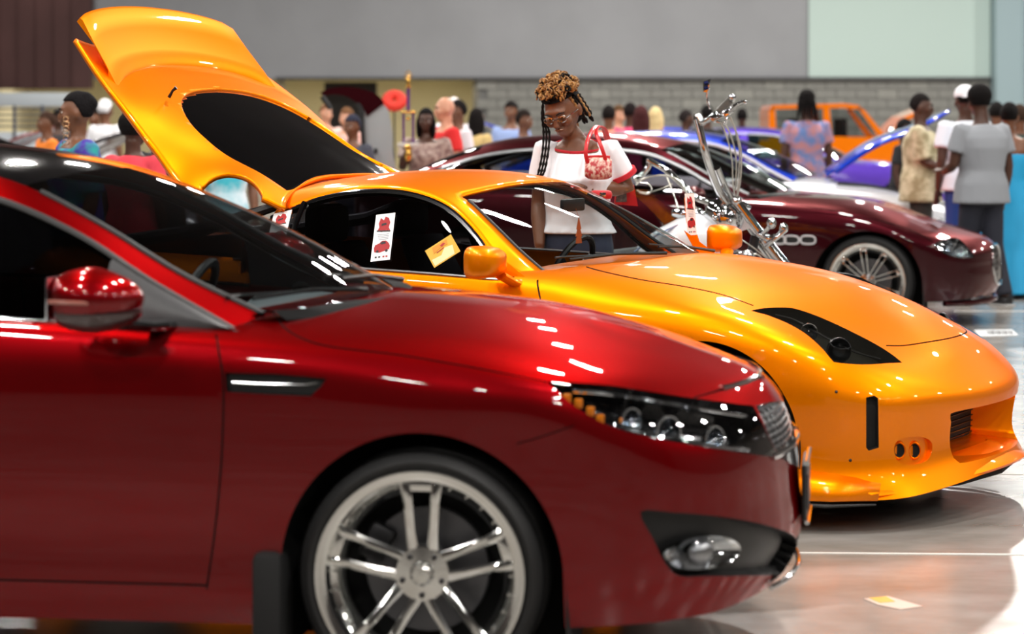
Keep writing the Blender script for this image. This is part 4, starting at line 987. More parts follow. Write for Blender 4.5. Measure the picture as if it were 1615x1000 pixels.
# ================================================================== further cars built on the sedan shell
def pw(x, xs, ys): return float(np.interp(x, xs, ys))
def remap(P_, xs, xd, az, aa, zs=1., ws=1.):
    Q = P_.copy()
    for idx in np.ndindex(Q.shape[:-1]):
        x, y, z = Q[idx]; x2 = pw(x, xs, xd); z2 = z-max(z-.35, 0)*pw(x2, az, aa); Q[idx] = (x2, y*ws, z2*zs)
    return Q
MX = ([-3.87,-2.8,-.6,-.25,0,.968], [-4.15,-3.06,-1.0,-.62,0,.90])
MA = ([-4,-1.6,-1.2,-.85,-.6,0,.3,.6,.9], [.0,.03,.05,.075,.07,.15,.27,.32,.35])
def shift_house(L, dx, zs=1., fn=None):
    return [tuple([p[0]+dx]+list(p[1:-1])+[p[-1]*zs]) for p in L]
def maroon_sedan():
    TH = 15; o = (2.60+.92*math.sin(math.radians(TH)), 18.4+.92*math.cos(math.radians(TH)))
    car = thing('luxury_sedan', 'dark maroon sedan with three oval fender vents and many-spoke chrome wheel, behind the motorcycle', 'car', (o[0], o[1], 0), -math.radians(TH))
    B = Body(car, o, TH); m = paint('maroon_paint', (50, 8, 15), metal=.7, rough=.35, coat=.7)
    D, iv, iu = dense(remap(sedan_lines(), MX[0], MX[1], MA[0], MA[1], 1., 1.02), .05, .04, smooth=2)
    B.grid(D, lambda v, u, p: None if (v > 7 and 3.2 < u < 7.05) else 'body', iv, iu); side = lambda c, f: c.y < -.5; fr = lambda c, f: c.x > .2
    for ax in (0, -3.06): B.cut(arch_poly(ax, .33, .40, .385, .1), '_gone', 'side', filt=side); B.drop()
    B.cut(crom([(1474,385),(1490,378),(1507,375),(1520,383),(1532,398),(1536,406),(1515,407),(1490,401)], 3, True), 'headlight', filt=fr)
    B.cut(crom([(-.34,.50),(-.36,.42),(-.30,.33),(-.15,.29),(-.001,.285)], 3)+[(.001,.285),(.001,.575)]+crom([(-.001,.575),(-.15,.57),(-.28,.55)], 2), 'grille', 'front', filt=lambda c, f: c.x > .6)
    for px in (1227, 1248, 1274):
        B.cut(crom([(px-11,378),(px-7,372.5),(px+8,373),(px+12,379),(px+8,384.5),(px-8,384)], 3, True), 'fender_vent', filt=lambda c, f: c.x < 0)
    tree = B.bvh()
    B.strip([(-1.03,.93),(-1.02,.7),(-1.04,.3)], 'gap', .008, 'side', filt=side); B.strip([(-2.1,.95),(-2.1,.3)], 'gap', .008, 'side', filt=side)
    B.strip(crom([(1240,318),(1300,330),(1370,345),(1430,360),(1476,384)], 3), 'gap', 1.2); B.strip(crom([(1200,352),(1205,400),(1208,440)], 2), 'gap', 1.3)
    B.cut([(-1.03,.96),(-1.02,.7),(-1.04,.3),(-2.1,.3),(-2.1,.98)], 'front_door', 'side', filt=side)
    B.cut([(-2.1,.3),(-2.1,.98),(-3.0,1.0),(-2.8,.78),(-2.6,.5),(-2.5,.3)], 'rear_door', 'side', filt=side)
    hoodp = crom([(1240,318),(1300,330),(1370,345),(1430,360),(1476,384)], 3)+[(1507,375),(1540,385),(1600,400),(1600,250),(1200,250)]
    B.cut(hoodp, 'hood', filt=lambda c, f: c.x > -.9 and c.z > .5)
    B.take('body', 'body_shell', m); B.take('hood', 'hood', m); B.take('front_door', 'front_door', m, 'dup'); B.take('rear_door', 'rear_door', m, 'dup'); B.take('gap', 'panel_joint', M_LINER, push=.008, wall=1)[0]['kind'] = 'stuff'
    lens = B.take('headlight', 'headlight', glass('clear_lens', ()), 'dup', keep=True); bk = B.take('headlight', 'headlight_bowl', M_CHROME, 'dup', push=.05, wall=1)
    for sd, l, b_ in zip((1, -1), lens, bk):
        b_.parent = l
        for k, (px, py, r) in enumerate(((1497,388,.045),(1516,394,.045),(1505,397,.03))):
            h = B.hit(tree, px, py, -.03); c = Vector((h.x, h.y*sd, h.z)); M = Matrix.Translation(c) @ Matrix.Rotation(math.radians(45*sd), 4, 'Z')
            MB().lathe([(0,-.02),(r*.5,-.012),(r*.9,.01),(r,.02),(r*1.1,.01)], 20, M).build('reflector_bowl', M_CHROME, l); MB().ell(c, r*.5, 12, 8).build('projector_lens', glass('projector_glass', (), 2), l)
    g = B.take('grille', 'grille', M_BLACK, push=.05, wall=1)[0]
    for k in range(11):
        y = -.30+.06*k; pts = []
        for z in np.linspace(.32, .555, 6):
            h = tree.ray_cast(Vector((2, -abs(y)-.001, z)), Vector((-1,0,0)))
            if h[0] is not None: pts.append(Vector((h[0].x-.012, y, z)))
        if len(pts) > 2: MB().tube(pts, .006, 6).build('grille_bar', M_CHROME, g)
    for k in range(5):
        z = .34+.045*k; pts = []
        for i in range(13):
            y = -.33+.055*i; h = tree.ray_cast(Vector((2, -abs(y)-.001, z)), Vector((-1,0,0)))
            if h[0] is not None: pts.append(Vector((h[0].x-.014, y, z)))
        if len(pts) > 2: MB().tube(pts, .005, 6).build('grille_bar', M_CHROME, g)
    ring = []
    for y, z in crom([(0,.58),(-.2,.575),(-.33,.52),(-.36,.42),(-.28,.32),(0,.285),(.28,.32),(.36,.42),(.33,.52),(.2,.575)], 4, True):
        h = tree.ray_cast(Vector((2, -abs(y)-.001, z)), Vector((-1,0,0)))
        if h[0] is not None: ring.append(Vector((h[0].x+.002, y, z)))
    MB().tube(ring+[ring[0]], .011, 8, cap=False).build('grille_ring', M_CHROME, g)
    vs = B.take('fender_vent', 'fender_vent', M_BLACK, 'dup', push=.012, wall=1)
    for sd, v in zip((1, -1), vs):
        for px in (1227, 1248, 1274):
            pts = [B.hit(tree, x, y, .002) for x, y in crom([(px-11,378),(px-7,372.5),(px+8,373),(px+12,379),(px+8,384.5),(px-8,384)], 3, True)]
            pts = [Vector((p.x, p.y*sd, p.z)) for p in pts if p]; MB().tube(pts+[pts[0]], .0075, 6, cap=False).build('vent_ring', mat('bright_ring', (215,215,218), metal=.4, rough=.25), v)
    MB().tube([(.55,-.80,.185),(.72,-.62,.18),(.83,-.35,.18),(.86,0,.18),(.83,.35,.18),(.72,.62,.18),(.55,.80,.185)], .022, 8).build('front_lip', m, car)
    H = Body(car, o, TH)
    C, I, O_, Bt = (shift_house(L, -.43, .975) for L in (RED_C, RED_I, RED_O, RED_B))
    I = [(x, w+.01, z+.0) for x, w, z in I]; Bt = [(x, w+.005, z-.05) for x, w, z in Bt]
    Dh, jv, ju = dense(house_lines(C, I, O_, Bt), .06, .06, smooth=1, ends=(False, False))
    def th(v, u, p):
        if v > 3: return 'windshield' if u < 2.85 else ('body' if u < 6.2 else ('rear_glass' if u < 8.4 else 'body'))
        if v > 2: return 'body'
        return 'pillar' if 4.55 < u < 4.75 else ('side' if u < 7.0 else 'body')
    H.grid(Dh, th, jv, ju)
    H.take('body', 'roof', m); H.take('windshield', 'windshield', glass('windshield_green', (.62,.68,.66), 1.2)); H.take('rear_glass', 'rear_window', glass('rear_tint', ())); H.take('side', 'side_window', glass('side_light_tint', (.42,.42,.44), 1), 'dup'); H.take('pillar', 'door_pillar', M_GLOSSBLK, 'dup')
    iu2 = lambda u: int(np.argmin(abs(ju-u))); iv2 = lambda v: int(np.argmin(abs(jv-v)))
    row = [Vector(p) for p in Dh[iv2(2), :iu2(7.0)]]; belt = [Vector(p) for p in Dh[iv2(0), :iu2(7.0)]]; win = [Vector(p) for p in Dh[iv2(3), :iu2(2.85)]]
    for sd in (1, -1):
        fl = lambda L, dz=0, dy=0: [Vector((p.x, (p.y-dy)*sd, p.z+dz)) for p in L]
        MB().tube(fl(row, -.018, .004), .018, 8).build('chrome_window_trim', M_SATIN, car); MB().tube(fl(belt, 0, .006), .012, 8).build('chrome_belt_trim', M_SATIN, car)
        MB().tube(fl(win, .002, -.004), .012, 8).build('windshield_seal', M_SATIN, car); MB().tube([fl(row[-1:], -.02)[0], fl(belt[-1:])[0]], .03, 8).build('chrome_window_trim', M_SATIN, car)
        MB().ell((-1.28,-1.0*sd,.965), (.10,.10,.07), 18, 12).tube([(-1.24,-.95*sd,.92),(-1.2,-.82*sd,.90)], .03, 8).build('side_mirror', m, car)
    cw = MB(); G = []
    for k in range(15):
        y = -.72+.103*k; q = max(0, 1-(y/.72)**2); G.append([(-.98+.24*q**.8, y, .955+.02*q), (-.84+.2*q**.8, y, .965), (-.8+.2*q, y, .88)])
    cw.grid(G).build('cowl', M_BLACK, car)
    liner(car, 0, .33, .405, .39, .90, .1); liner(car, -3.06, .33, .405, .39, .90, .1)
    MB().prism([(-2.6,-.8),(-.42,-.8),(-.42,.8),(-2.6,.8)], .2, .23).build('underbody', M_LINER, car, smooth=False)
    for x in (0, -3.06):
        for sd in (-1, 1): wheel(car, (x, .81*sd, .342), R=.342, rr=.285, side=sd, spokes=9, twin=.024, sw=.006, rot=97, hub=.06, bolts=30, lip=.03)
    interior(car, -1.02, seats=((-1.9,.38),(-1.9,-.38)), zbelt=.88, col=mat('seat_tan', (120,96,76), rough=.6))
    return car
maroon_sedan()

def plain_car(label, px_cowl, d, TH, col, col2=None, hood=0, roof=True, zs=1., metal=.3, rc=None, name='sedan', hoodcol=None, trim=None, wheels=True, tint=(.3,.32,.34), group=None):
    """sedan shell placed so that its windshield base stands at photo column px_cowl, depth d"""
    t = math.radians(TH); X = (px_cowl-CX)/FP*d; o = (X+.5*math.cos(t), d-.5*math.sin(t))
    car = thing(name, label, 'car', (o[0], o[1], 0), -t, group)
    B = Body(car, o, TH); nm = 'paint_%d_%d_%d' % col; m = paint(nm, col, metal=metal, rough=.3); m2 = paint('paint_%d_%d_%d' % col2, col2, metal=.2, rough=.3) if col2 else m
    D, iv, iu = dense(remap(sedan_lines(), MX[0], MX[1], MA[0], MA[1], zs), .10, .08, smooth=1)
    def tf(v, u, p):
        if v > 7 and 3.2 < u < 7.05: return None
        if v > 7 and p[0] > -.62 and hood: return 'hood'
        if v > 7 and p[0] > -.62: return 'hood' if p[0] < .72 else 'body'
        return 'body' 
    B.grid(D, tf, iv, iu); side = lambda c, f: c.y < -.5
    for ax in (0, -3.06): B.cut(arch_poly(ax, .33*zs, .39, .38*zs, .05, 20), '_gone', 'side', filt=side); B.drop()
    B.cut([(.42,.60*zs),(.78,.545*zs),(.80,.47*zs),(.55,.50*zs)], 'headlight', 'side', filt=side)
    B.cut([(-.36,.30*zs),(.001,.30*zs),(.001,.52*zs),(-.36,.50*zs)], 'grille', 'front', filt=lambda c, f: c.x > .6)
    B.take('body', 'body_shell', m2); B.take('headlight', 'headlight', mat('lamp_plain', (200,205,210), metal=.6, rough=.15, coat=1), 'dup'); B.take('grille', 'grille', M_BLACK, push=.04, wall=1)
    hd = B.take('hood', 'hood', paint('paint_%d_%d_%d' % hoodcol, hoodcol, metal=.3, rough=.3) if hoodcol else m, thick=-.03)
    if hood and hd:
        piv = Vector((-.72, 0, .93*zs)); hd[0].matrix_local = Matrix.Translation(piv) @ Matrix.Rotation(-math.radians(hood), 4, 'Y') @ Matrix.Translation(-piv)
        MB().box((.05,0,.62*zs), (1.2,1.2,.2), b=.05).box((-.1,.0,.75*zs), (.5,.45,.12), b=.04).tube([(.3,-.3,.76*zs),(.1,0,.80*zs),(.3,.3,.76*zs)], .03, 8).build('engine_bay', M_BLACK, car)
        if trim: 
            pass
    if roof:
        H = Body(car, o, TH); C, I, O_, Bt = (shift_house(L, -.43, .975*zs) for L in (RED_C, RED_I, RED_O, RED_B)); Bt = [(x, w+.005, z-.05) for x, w, z in Bt]
        Dh, jv, ju = dense(house_lines(C, I, O_, Bt), .12, .10, smooth=0, ends=(False, False))
        def th(v, u, p):
            if v > 3: return 'windshield' if u < 2.85 else ('body' if u < 6.2 else ('rear_glass' if u < 8.4 else 'body'))
            if v > 2: return 'body'
            return 'body' if 4.45 < u < 4.85 else ('side' if u < 7.0 else 'body')
        H.grid(Dh, th, jv, ju)
        H.take('body', 'roof', m); H.take('windshield', 'windshield', glass('glass_'+str(tint), tint)); H.take('rear_glass', 'rear_window', glass('glass_'+str(tint), tint)); H.take('side', 'side_window', glass('glass_'+str(tint), tint), 'dup')
        iu2 = lambda u: int(np.argmin(abs(ju-u))); iv2 = lambda v: int(np.argmin(abs(jv-v)))
        row = [Vector(p) for p in Dh[iv2(2), :iu2(7.0)]]
        for sd in (1, -1):
            MB().tube([Vector((p.x, p.y*sd, p.z-.012)) for p in row], .02, 6).build('window_trim', mat('trim_white', (225,228,235), rough=.2, coat=1) if trim else M_SATIN, car)
            MB().ell((-1.28,-1.0*sd,.965*zs), (.10,.10,.07), 12, 8).tube([(-1.24,-.95*sd,.92*zs),(-1.2,-.82*sd,.90*zs)], .03, 6).build('side_mirror', m2, car)
    interior(car, -1.02, seats=((-1.9,.38),(-1.9,-.38)), zbelt=.86*zs, zs=.48*zs)
    liner(car, 0, .33*zs, .395, .385*zs, .88, .05); liner(car, -3.06, .33*zs, .395, .385*zs, .88, .05)
    for x in (0, -3.06):
        for sd in (-1, 1): wheel(car, (x, .80*sd, .32), R=.32, rr=.24, side=sd, spokes=6, twin=0, sw=.03, detail=False)
    return car
plain_car('white bodied sedan with blue roof and its blue hood raised, behind the maroon sedan', 1322, 24.8, 6, (20,60,190), (232,234,240), hood=39, trim=1, tint=(.55,.58,.6))
plain_car('purple and teal car with a purple roof, beyond the blue and white sedan', 1364, 36, 5, (96,70,190), (88,60,170), trim=0, tint=(.4,.6,.62))
plain_car('low orange red car whose hood shows between the maroon sedan and the white one', 1250, 22.2, 3, (216,74,34), zs=.95, roof=False)
plain_car('silver white sedan at the far left, behind the red car roof', 140, 20.5, 6, (205,205,212), tint=(.2,.2,.2), metal=.2)
plain_car('black car with its hood raised, behind the woman with long earrings', 118, 29, 4, (22,20,24), hood=36, tint=(.1,.1,.1))
plain_car('dark red car with its hood raised, farthest at the left edge', 10, 41, 4, (130,30,24), hood=34, tint=(.1,.1,.1))
plain_car('small bright blue car with its hood raised, behind the woman in the white t-shirt', 868, 40, 176, (16,66,220), (235,235,240), hood=34, tint=(.4,.4,.4))

def pickup():
    d = 47.; s = FP/d; X = lambda px: (px-CX)/s; Z = lambda py: EYE-(py-CY)/s
    org = paint('truck_orange', (255,130,10), metal=.1, rough=.3)
    x0, x1 = X(1213), X(1412)
    root = thing('pickup_truck', 'bright orange pickup truck with its hood raised, in front of the block wall', 'truck', (x0, d, 0))
    L = lambda px, py: (X(px)-x0, Z(py))
    W = 1.8
    prof = [L(1213,240), L(1213,172), L(1218,166), L(1330,163), L(1352,166), L(1372,185), L(1398,212), L(1400,240)]
    M = Matrix.Rotation(PI/2, 4, 'X')
    def slab(poly, y0, y1, nm, m, par=root, b=0):
        o = MB().prism([(x, z) for x, z in poly], -y1, -y0, M).build(nm, m, par, smooth=False); return o
    roof = [L(1213,175), L(1217,166), L(1330,163), L(1354,166), L(1362,173), L(1330,170), L(1222,172)]
    slab(roof, 0, W, 'roof', org)
    for y0, y1 in ((0,.06), (W-.06,W)):
        slab([L(1213,205), L(1213,172), L(1222,170), L(1224,205)], y0, y1, 'rear_pillar', org)
        slab([L(1300,216), L(1298,170), L(1308,170), L(1312,216)], y0, y1, 'door_pillar', org)
        slab([L(1352,168), L(1362,172), L(1400,218), L(1388,218)], y0, y1, 'front_pillar', org)
        slab([L(1213,262), L(1213,205), L(1240,203), L(1240,214), L(1400,217), L(1420,222), L(1462,228), L(1466,275), L(1213,275)], y0, y1, 'body_side', org)
    slab([L(1213,262), L(1213,172), L(1217,172), L(1217,262)], .06, W-.06, 'rear_wall', org)
    slab([L(1310,172), L(1356,172), L(1390,216), L(1311,216)], .02, .03, 'side_window', glass('truck_glass', (.7,.72,.72))); slab([L(1224,172), L(1298,172), L(1300,214), L(1225,205)], .02, .03, 'side_window', glass('truck_glass', ()))
    slab([L(1390,222), L(1393,218), L(1428,184), L(1466,168), L(1468,173), L(1432,190)], .1, W-.1, 'hood', org)
    slab([L(1395,240), L(1400,225), L(1460,232), L(1464,275), L(1395,275)], .06, W-.06, 'engine_bay', M_BLACK)
    slab([L(1100,262), L(1100,222), L(1213,222), L(1213,262)], 0, .08, 'bed_side', org); slab([L(1100,262), L(1100,222), L(1213,222), L(1213,262)], W-.08, W, 'bed_side', org)
    slab([L(1100,262), L(1100,256), L(1464,256), L(1464,262)], .08, W-.08, 'bed_floor', M_BLACK); slab([L(1100,262), L(1100,222), L(1104,222), L(1104,262)], .08, W-.08, 'tailgate', org)
    for px in (1260, 1335): MB().box((X(px)-x0, .5, Z(216)), (.12,.45,.7), b=.05).box((X(px)-x0, 1.3, Z(216)), (.12,.45,.7), b=.05).build('seat', M_SEAT, root)
    for px in (1150, 1425):
        for y in (.12, W-.12): wheel(root, (X(px)-x0, y, .36), R=.36, rr=.22, side=-1 if y < 1 else 1, spokes=5, twin=0, sw=.03, detail=False)
    MB().ell((X(1405)-x0, -.12, Z(208)), (.09,.08,.1), 12, 8).tube([(X(1405)-x0,-.1,Z(212)),(X(1400)-x0,.0,Z(220))], .02, 6).build('side_mirror', M_CHROME, root)
pickup()

def raised_hood_car():
    d = 25.; s = FP/d
    root = thing('show_car', 'maroon and black car with a tall silver-lined hood tipped up, left of the gold trophy', 'car', (0, 0, 0))
    mp = paint('maroon_paint', ()); sil = mat('silver_grey_panel', (176,182,184), metal=.35, rough=.3, coat=.5)
    def band(outer, inner, y0, w, nm, m):
        G = [[tuple(P(*a, y0)), tuple(P(*a, y0+w)), tuple(P(*b, y0+w)), tuple(P(*b, y0))] for a, b in zip(outer, inner)]
        q = MB().grid(G, closeu=True); n = len(G); q.f.append((0,1,2,3)); q.f.append(tuple((n-1)*4+j for j in range(4))); q.build(nm, m, root, deg=50)
    band(crom([(505,146),(522,139),(548,137),(575,141),(596,150),(606,163)], 4), crom([(510,152),(526,149),(545,152),(562,162),(573,172),(579,184)], 4), d, 1.3, 'hood_nose', mp)
    band(crom([(573,160),(590,160),(606,166),(614,180),(619,210),(620,240),(626,275)], 4), crom([(566,176),(568,180),(572,195),(573,212),(574,235),(575,255),(577,276)], 4), d+.02, 1.2, 'hood_lining', sil)
    band(crom([(560,164),(566,172),(568,200),(570,240),(570,276)], 3), crom([(566,162),(573,172),(575,200),(577,240),(577,276)], 3), d-.04, 1.3, 'hood_edge', M_BLACK)
    MB().tube([P(592,243,d-.03), P(593,238,d-.03), P(592,234,d-.03)], .018, 6).build('hood_latch', M_BLACK, root)
    MB().tube([P(508,152,d), P(514,160,d), P(522,172,d)], .03, 6).build('hood_prop', M_BLACK, root)
    b = MB(); G = []
    for k, (px, z) in enumerate([(505,.35),(500,.6),(512,.82),(560,.93),(600,.98),(650,1.0),(656,.6),(656,.25)]):
        x = (px-CX)/s; G.append([(x, d-.2, z*.9), (x, d-.1, z), (x, d+1.5, z), (x, d+1.6, z*.9)])
    b.grid(G); b.build('body_shell', mp, root); MB().box(((585-CX)/s, d+.7, .45), (.7,1.5,.5), b=.1).build('chassis', M_BLACK, root)
    for px in (545, 625):
        for y in (d-.12, d+1.52): wheel(root, ((px-CX)/s, y, .32), R=.32, rr=.22, side=-1 if y < d else 1, spokes=5, twin=0, sw=.03, detail=False)
raised_hood_car()

# ================================================================== chopper motorcycle
def motorcycle():
    d = 13.6
    root = thing('motorcycle', 'chrome chopper motorcycle with tall ape-hanger handlebars and white tank, behind the orange coupe', 'motorcycle', tuple(P(1165, 628, d).xy)+(0,))
    off = root.location.copy()
    def T(pts, r, nm, m, par=root, n=10, sq=None, sm=5):
        pp = [Vector(p) for p in (crom([tuple(p) for p in pts], sm) if len(pts) > 2 else pts)]
        if isinstance(r, (list, tuple)): r = list(np.interp(np.linspace(0,1,len(pp)), np.linspace(0,1,len(r)), r))
        return MB().tube([p-off for p in pp], r, n, sq=sq).build(nm, m, par)
    q = lambda x, y, dd=0: P(x, y, d+dd)
    T([q(1099,188,-.28), q(1106,215,-.28), q(1112,240,-.27), q(1122,272,-.2), q(1134,302,-.12), q(1150,325,-.05)], .021, 'handlebar', M_CHROME)
    T([q(1024,250,.42), q(1023,262,.42), q(1012,276,.42), q(1003,284,.4)], .017, 'handlebar', M_CHROME)
    T([q(1022,252,.42), q(1050,268,.38), q(1075,290,.30), q(1092,308,.24), q(1108,316,.1), q(1140,322,.0)], .018, 'handlebar', M_CHROME)
    T([q(1130,265,-.1), q(1140,290,-.05), q(1152,312,0), q(1166,330,0)], .022, 'handlebar', M_CHROME)
    T([q(1099,190,-.28), q(1101,183,-.28), q(1108,193,-.30), q(1122,185,-.34), q(1132,178,-.36)], [.019,.02,.017,.016,.016], 'handlebar_bend', M_CHROME)
    g = T([q(1134,176,-.36), q(1144,166,-.4), q(1153,157,-.44)], [.021,.022,.021], 'hand_grip', mat('grip_rubber_grey', (120,118,114), metal=.6, rough=.3)); MB().ell(P(1155,154,d-.45)-off, .021, 14, 10).build('grip_end', M_CHROME, g)
    T([q(1124,190,-.38), q(1140,184,-.42), q(1152,175,-.48), q(1166,164,-.55), q(1174,161,-.58)], [.008,.007,.009,.006,.007], 'brake_lever', M_CHROME); MB().ell(P(1175,161,d-.58)-off, .012, 10, 8).build('lever_ball', M_CHROME, root)
    T([q(1158,167,-.5), q(1164,164,-.52), q(1170,161,-.56)], .011, 'lever_sleeve', M_BLACK)
    MB().box((0,0,0), (.06,.04,.045), Matrix.Translation(P(1128,184,d-.37)-off) @ Matrix.Rotation(-.7, 4, 'Y'), b=.01).build('switch_housing', M_CHROME, root)
    MB().box((0,0,0), (.055,.035,.035), Matrix.Translation(P(1148,177,d-.46)-off) @ Matrix.Rotation(-.6, 4, 'Y'), b=.008).build('brake_reservoir', M_CHROME, root)
    T([q(1122,186,-.36), q(1131,192,-.37), q(1144,194,-.40), q(1146,187,-.42), q(1138,184,-.4), q(1132,188,-.39)], .008, 'clamp_ring', M_CHROME)
    # mirror on a curved stem
    T([q(1120,172,-.34), q(1116,160,-.33), q(1115,150,-.33), q(1118,138,-.34)], [.005,.006,.007,.006], 'mirror_stem', M_CHROME)
    mm = MB(); a = [P(1109,129,d-.35), P(1121,124,d-.35), P(1119,133,d-.36), P(1115,146,d-.35), P(1109,145,d-.35)]; n = Vector((0,.012,0)); mm.add([p-off for p in a]+[p-off+n for p in a], [(0,1,2,3,4),(9,8,7,6,5)]+[(i,(i+1)%5,5+(i+1)%5,5+i) for i in range(5)])
    mr = mm.build('mirror', M_CHROME, root, smooth=False)
    for yy in (131, 139): MB().tube([P(1111,yy+1,d-.358)-off, P(1117,yy-1,d-.358)-off], .0095, 4).build('mirror_stripe', mat('navy_stripe', (24,30,70), rough=.2), mr)
    # cables
    cb = mat('steel_cable', (200,198,190), metal=.7, rough=.25)
    for pts in ([(1150,186,-.45),(1158,200,-.42),(1166,235,-.3),(1165,275,-.2),(1162,310,-.1),(1160,322,0)], [(1152,184,-.46),(1162,210,-.4),(1169,240,-.3),(1168,280,-.2),(1163,312,-.1),(1164,326,0)], [(1136,192,-.4),(1146,215,-.35),(1154,250,-.2),(1156,290,-.1),(1160,312,-.05)], [(1140,192,-.4),(1152,212,-.35),(1161,250,-.2),(1160,300,-.05)],
                [(1003,292,.4),(1012,284,.4),(1035,277,.36),(1060,280,.3),(1078,294,.2),(1088,315,.1),(1100,330,0)], [(1003,288,.4),(1020,280,.4),(1048,276,.35),(1070,284,.3),(1083,305,.2)], [(1004,300,.4),(1020,304,.4),(1045,297,.35),(1060,290,.3)], [(1010,288,.4),(1022,290,.4),(1028,298,.38),(1022,306,.36),(1008,304,.36)],
                [(1052,280,.3),(1062,305,.25),(1070,330,.2),(1080,370,.1),(1095,405,0)], [(1130,355,-.1),(1160,372,-.1),(1190,392,-.1),(1215,412,-.1)], [(1138,385,-.12),(1172,398,-.1),(1196,402,-.1),(1204,414,-.1)]):
        T([q(*p) for p in pts], .0045, 'cable', cb, n=6)
    # triple tree, forks, headlight cluster
    T([q(1140,330,-.08), q(1168,322,-.04), q(1182,328,-.02)], [.02,.026,.02], 'triple_tree', M_CHROME, sq=.7)
    for dx, dd, r in ((0,-.11,.024), (-9,.11,.022)):
        f = T([q(1162+dx,318,dd), q(1214+dx,387,dd), q(1250+dx,432,dd), q(1318+dx,520,dd)], r, 'fork_tube', M_CHROME, n=14)
        T([q(1205+dx,378,dd), q(1262+dx,450,dd)], r*1.35, 'fork_slider', M_CHROME, n=14)
        MB().ell(P(1162+dx,317,d+dd)-off, r*1.2, 12, 8).build('fork_cap', M_CHROME, f)
    T([q(1196,368,-.13), q(1212,376,-.15), q(1222,372,-.16)], [.02,.022,.012], 'lower_clamp', M_CHROME)
    for px, py, r in ((1217,352,.032),(1236,360,.03)):
        b_ = MB().ell(P(px,py,d-.2)-off, (r*.8,r*.9,r), 16, 10).build('turn_signal', M_CHROME, root); T([q(px-2,py+4,-.2), q(px-16,py+18,-.14)], .011, 'signal_stem', M_CHROME, b_)
    T([q(1208,388,-.15), q(1222,378,-.2), q(1240,362,-.22)], .012, 'signal_stem', M_CHROME)
    hl = MB().ell((0,0,0), (.115,.10,.10), 24, 14, Matrix.Translation(P(1143,342,d-.02)-off) @ Matrix.Rotation(.5, 4, 'Y')).build('instrument_shell', M_CHROME, root)
    for px, py in ((1128,343),(1140,335),(1152,350)): MB().ell(P(px,py,d-.13)-off, .014, 8, 6).build('shell_bolt', M_CHROME, hl)
    # frame neck, tank, seat
    T([q(1180,345,0), q(1160,362,0), q(1135,372,.02), q(1080,392,.02), q(1000,410,.02)], .026, 'frame_tube', M_DARKMET); T([q(1192,372,0), q(1185,400,0), q(1170,450,0), q(1150,520,0)], .026, 'frame_tube', M_DARKMET)
    MB().add([P(x, y, d+dd)-off for dd in (-.06,.06) for x, y in ((1168,338),(1186,345),(1205,375),(1194,372),(1182,360),(1150,372))], [(0,1,2,3,4,5),(11,10,9,8,7,6)]+[(i,(i+1)%6,6+(i+1)%6,6+i) for i in range(6)]).build('neck_gusset', mat('neck_white', (220,220,224), rough=.2, coat=1), root, smooth=False)
    def tank(G, nm, m, par=root):
        q_ = MB().grid(G, closeu=True); n = len(G[0]); k = len(G); q_.f.append(tuple(range(n))); q_.f.append(tuple((k-1)*n+j for j in range(n))[::-1]); return q_.build(nm, m, par, deg=60)
    G = []
    for px, zc, rw, rh in ((1146,392,.03,.03),(1138,384,.07,.085),(1122,376,.12,.115),(1100,372,.145,.125),(1070,376,.15,.11),(1040,384,.13,.085),(1015,394,.09,.06),(1000,400,.03,.02)):
        c = P(px, zc, d)-off; G.append([(c.x, c.y+rw*math.cos(a), c.z+rh*math.sin(a)) for a in [2*PI*j/20 for j in range(20)]])
    tk = tank(G, 'fuel_tank', mat('tank_white', (236,238,244), rough=.12, coat=1))
    T([q(1000,398,-.17), q(1030,375,-.165), q(1062,358,-.10), q(1085,350,-.06)], .012, 'tank_stripe', mat('stripe_silver_blue', (140,160,200), metal=.6, rough=.2), tk, sq=.4)
    T([q(1085,344,0), q(1092,340,0)], .03, 'fuel_cap', M_CHROME, tk)
    T([q(1060,335,.1), q(1080,338,.1), q(1100,335,.05), q(1112,345,.0)], [.02,.03,.03,.02], 'riser_cluster', M_CHROME)
    G = []
    for px, zc, rw, rh in ((1005,398,.08,.03),(970,408,.14,.05),(930,412,.16,.055),(890,402,.14,.05),(865,385,.08,.03)):
        c = P(px, zc, d)-off; G.append([(c.x, c.y+rw*math.cos(a), c.z+rh*math.sin(a)) for a in [2*PI*j/16 for j in range(16)]])
    tank(G, 'seat', M_SEAT)
    # engine
    for sg in (-1, 1):
        e = MB()
        for k in range(9): M = Matrix.Translation(P(1075+sg*26, 488, d)-off) @ Matrix.Rotation(sg*.38, 4, 'Y') @ Matrix.Translation((0,0,.02+.024*k)); e.prism([(.09*math.cos(a), .08*math.sin(a)) for a in [2*PI*j/14 for j in range(14)]], 0, .012, M)
        e.tube([tuple((Matrix.Translation(P(1075+sg*26, 488, d)-off) @ Matrix.Rotation(sg*.38, 4, 'Y')) @ Vector((0,0,z))) for z in (-.04,.26)], .07, 14); e.build('cylinder', M_CHROME, root)
    MB().ell(P(1075,520,d)-off, (.17,.15,.13), 18, 12).build('crankcase', M_SATIN, root)
    T([q(1100,470,-.12), q(1110,520,-.16), q(1040,555,-.17), q(880,560,-.17)], .03, 'exhaust_pipe', M_CHROME); T([q(1050,470,-.12), q(1060,500,-.17), q(1010,535,-.19), q(860,540,-.19)], .03, 'exhaust_pipe', M_CHROME)
    T([q(1165,430,-.02), q(1140,470,-.1), q(1150,410,-.12), q(1175,400,-.12), q(1190,412,-.1)], .014, 'oil_line', M_CHROME)
    MB().ell(P(1160,408,d-.1)-off, (.06,.05,.04), 16, 10).ell(P(1180,404,d-.13)-off, (.035,.03,.035), 12, 8).build('horn', M_CHROME, root)
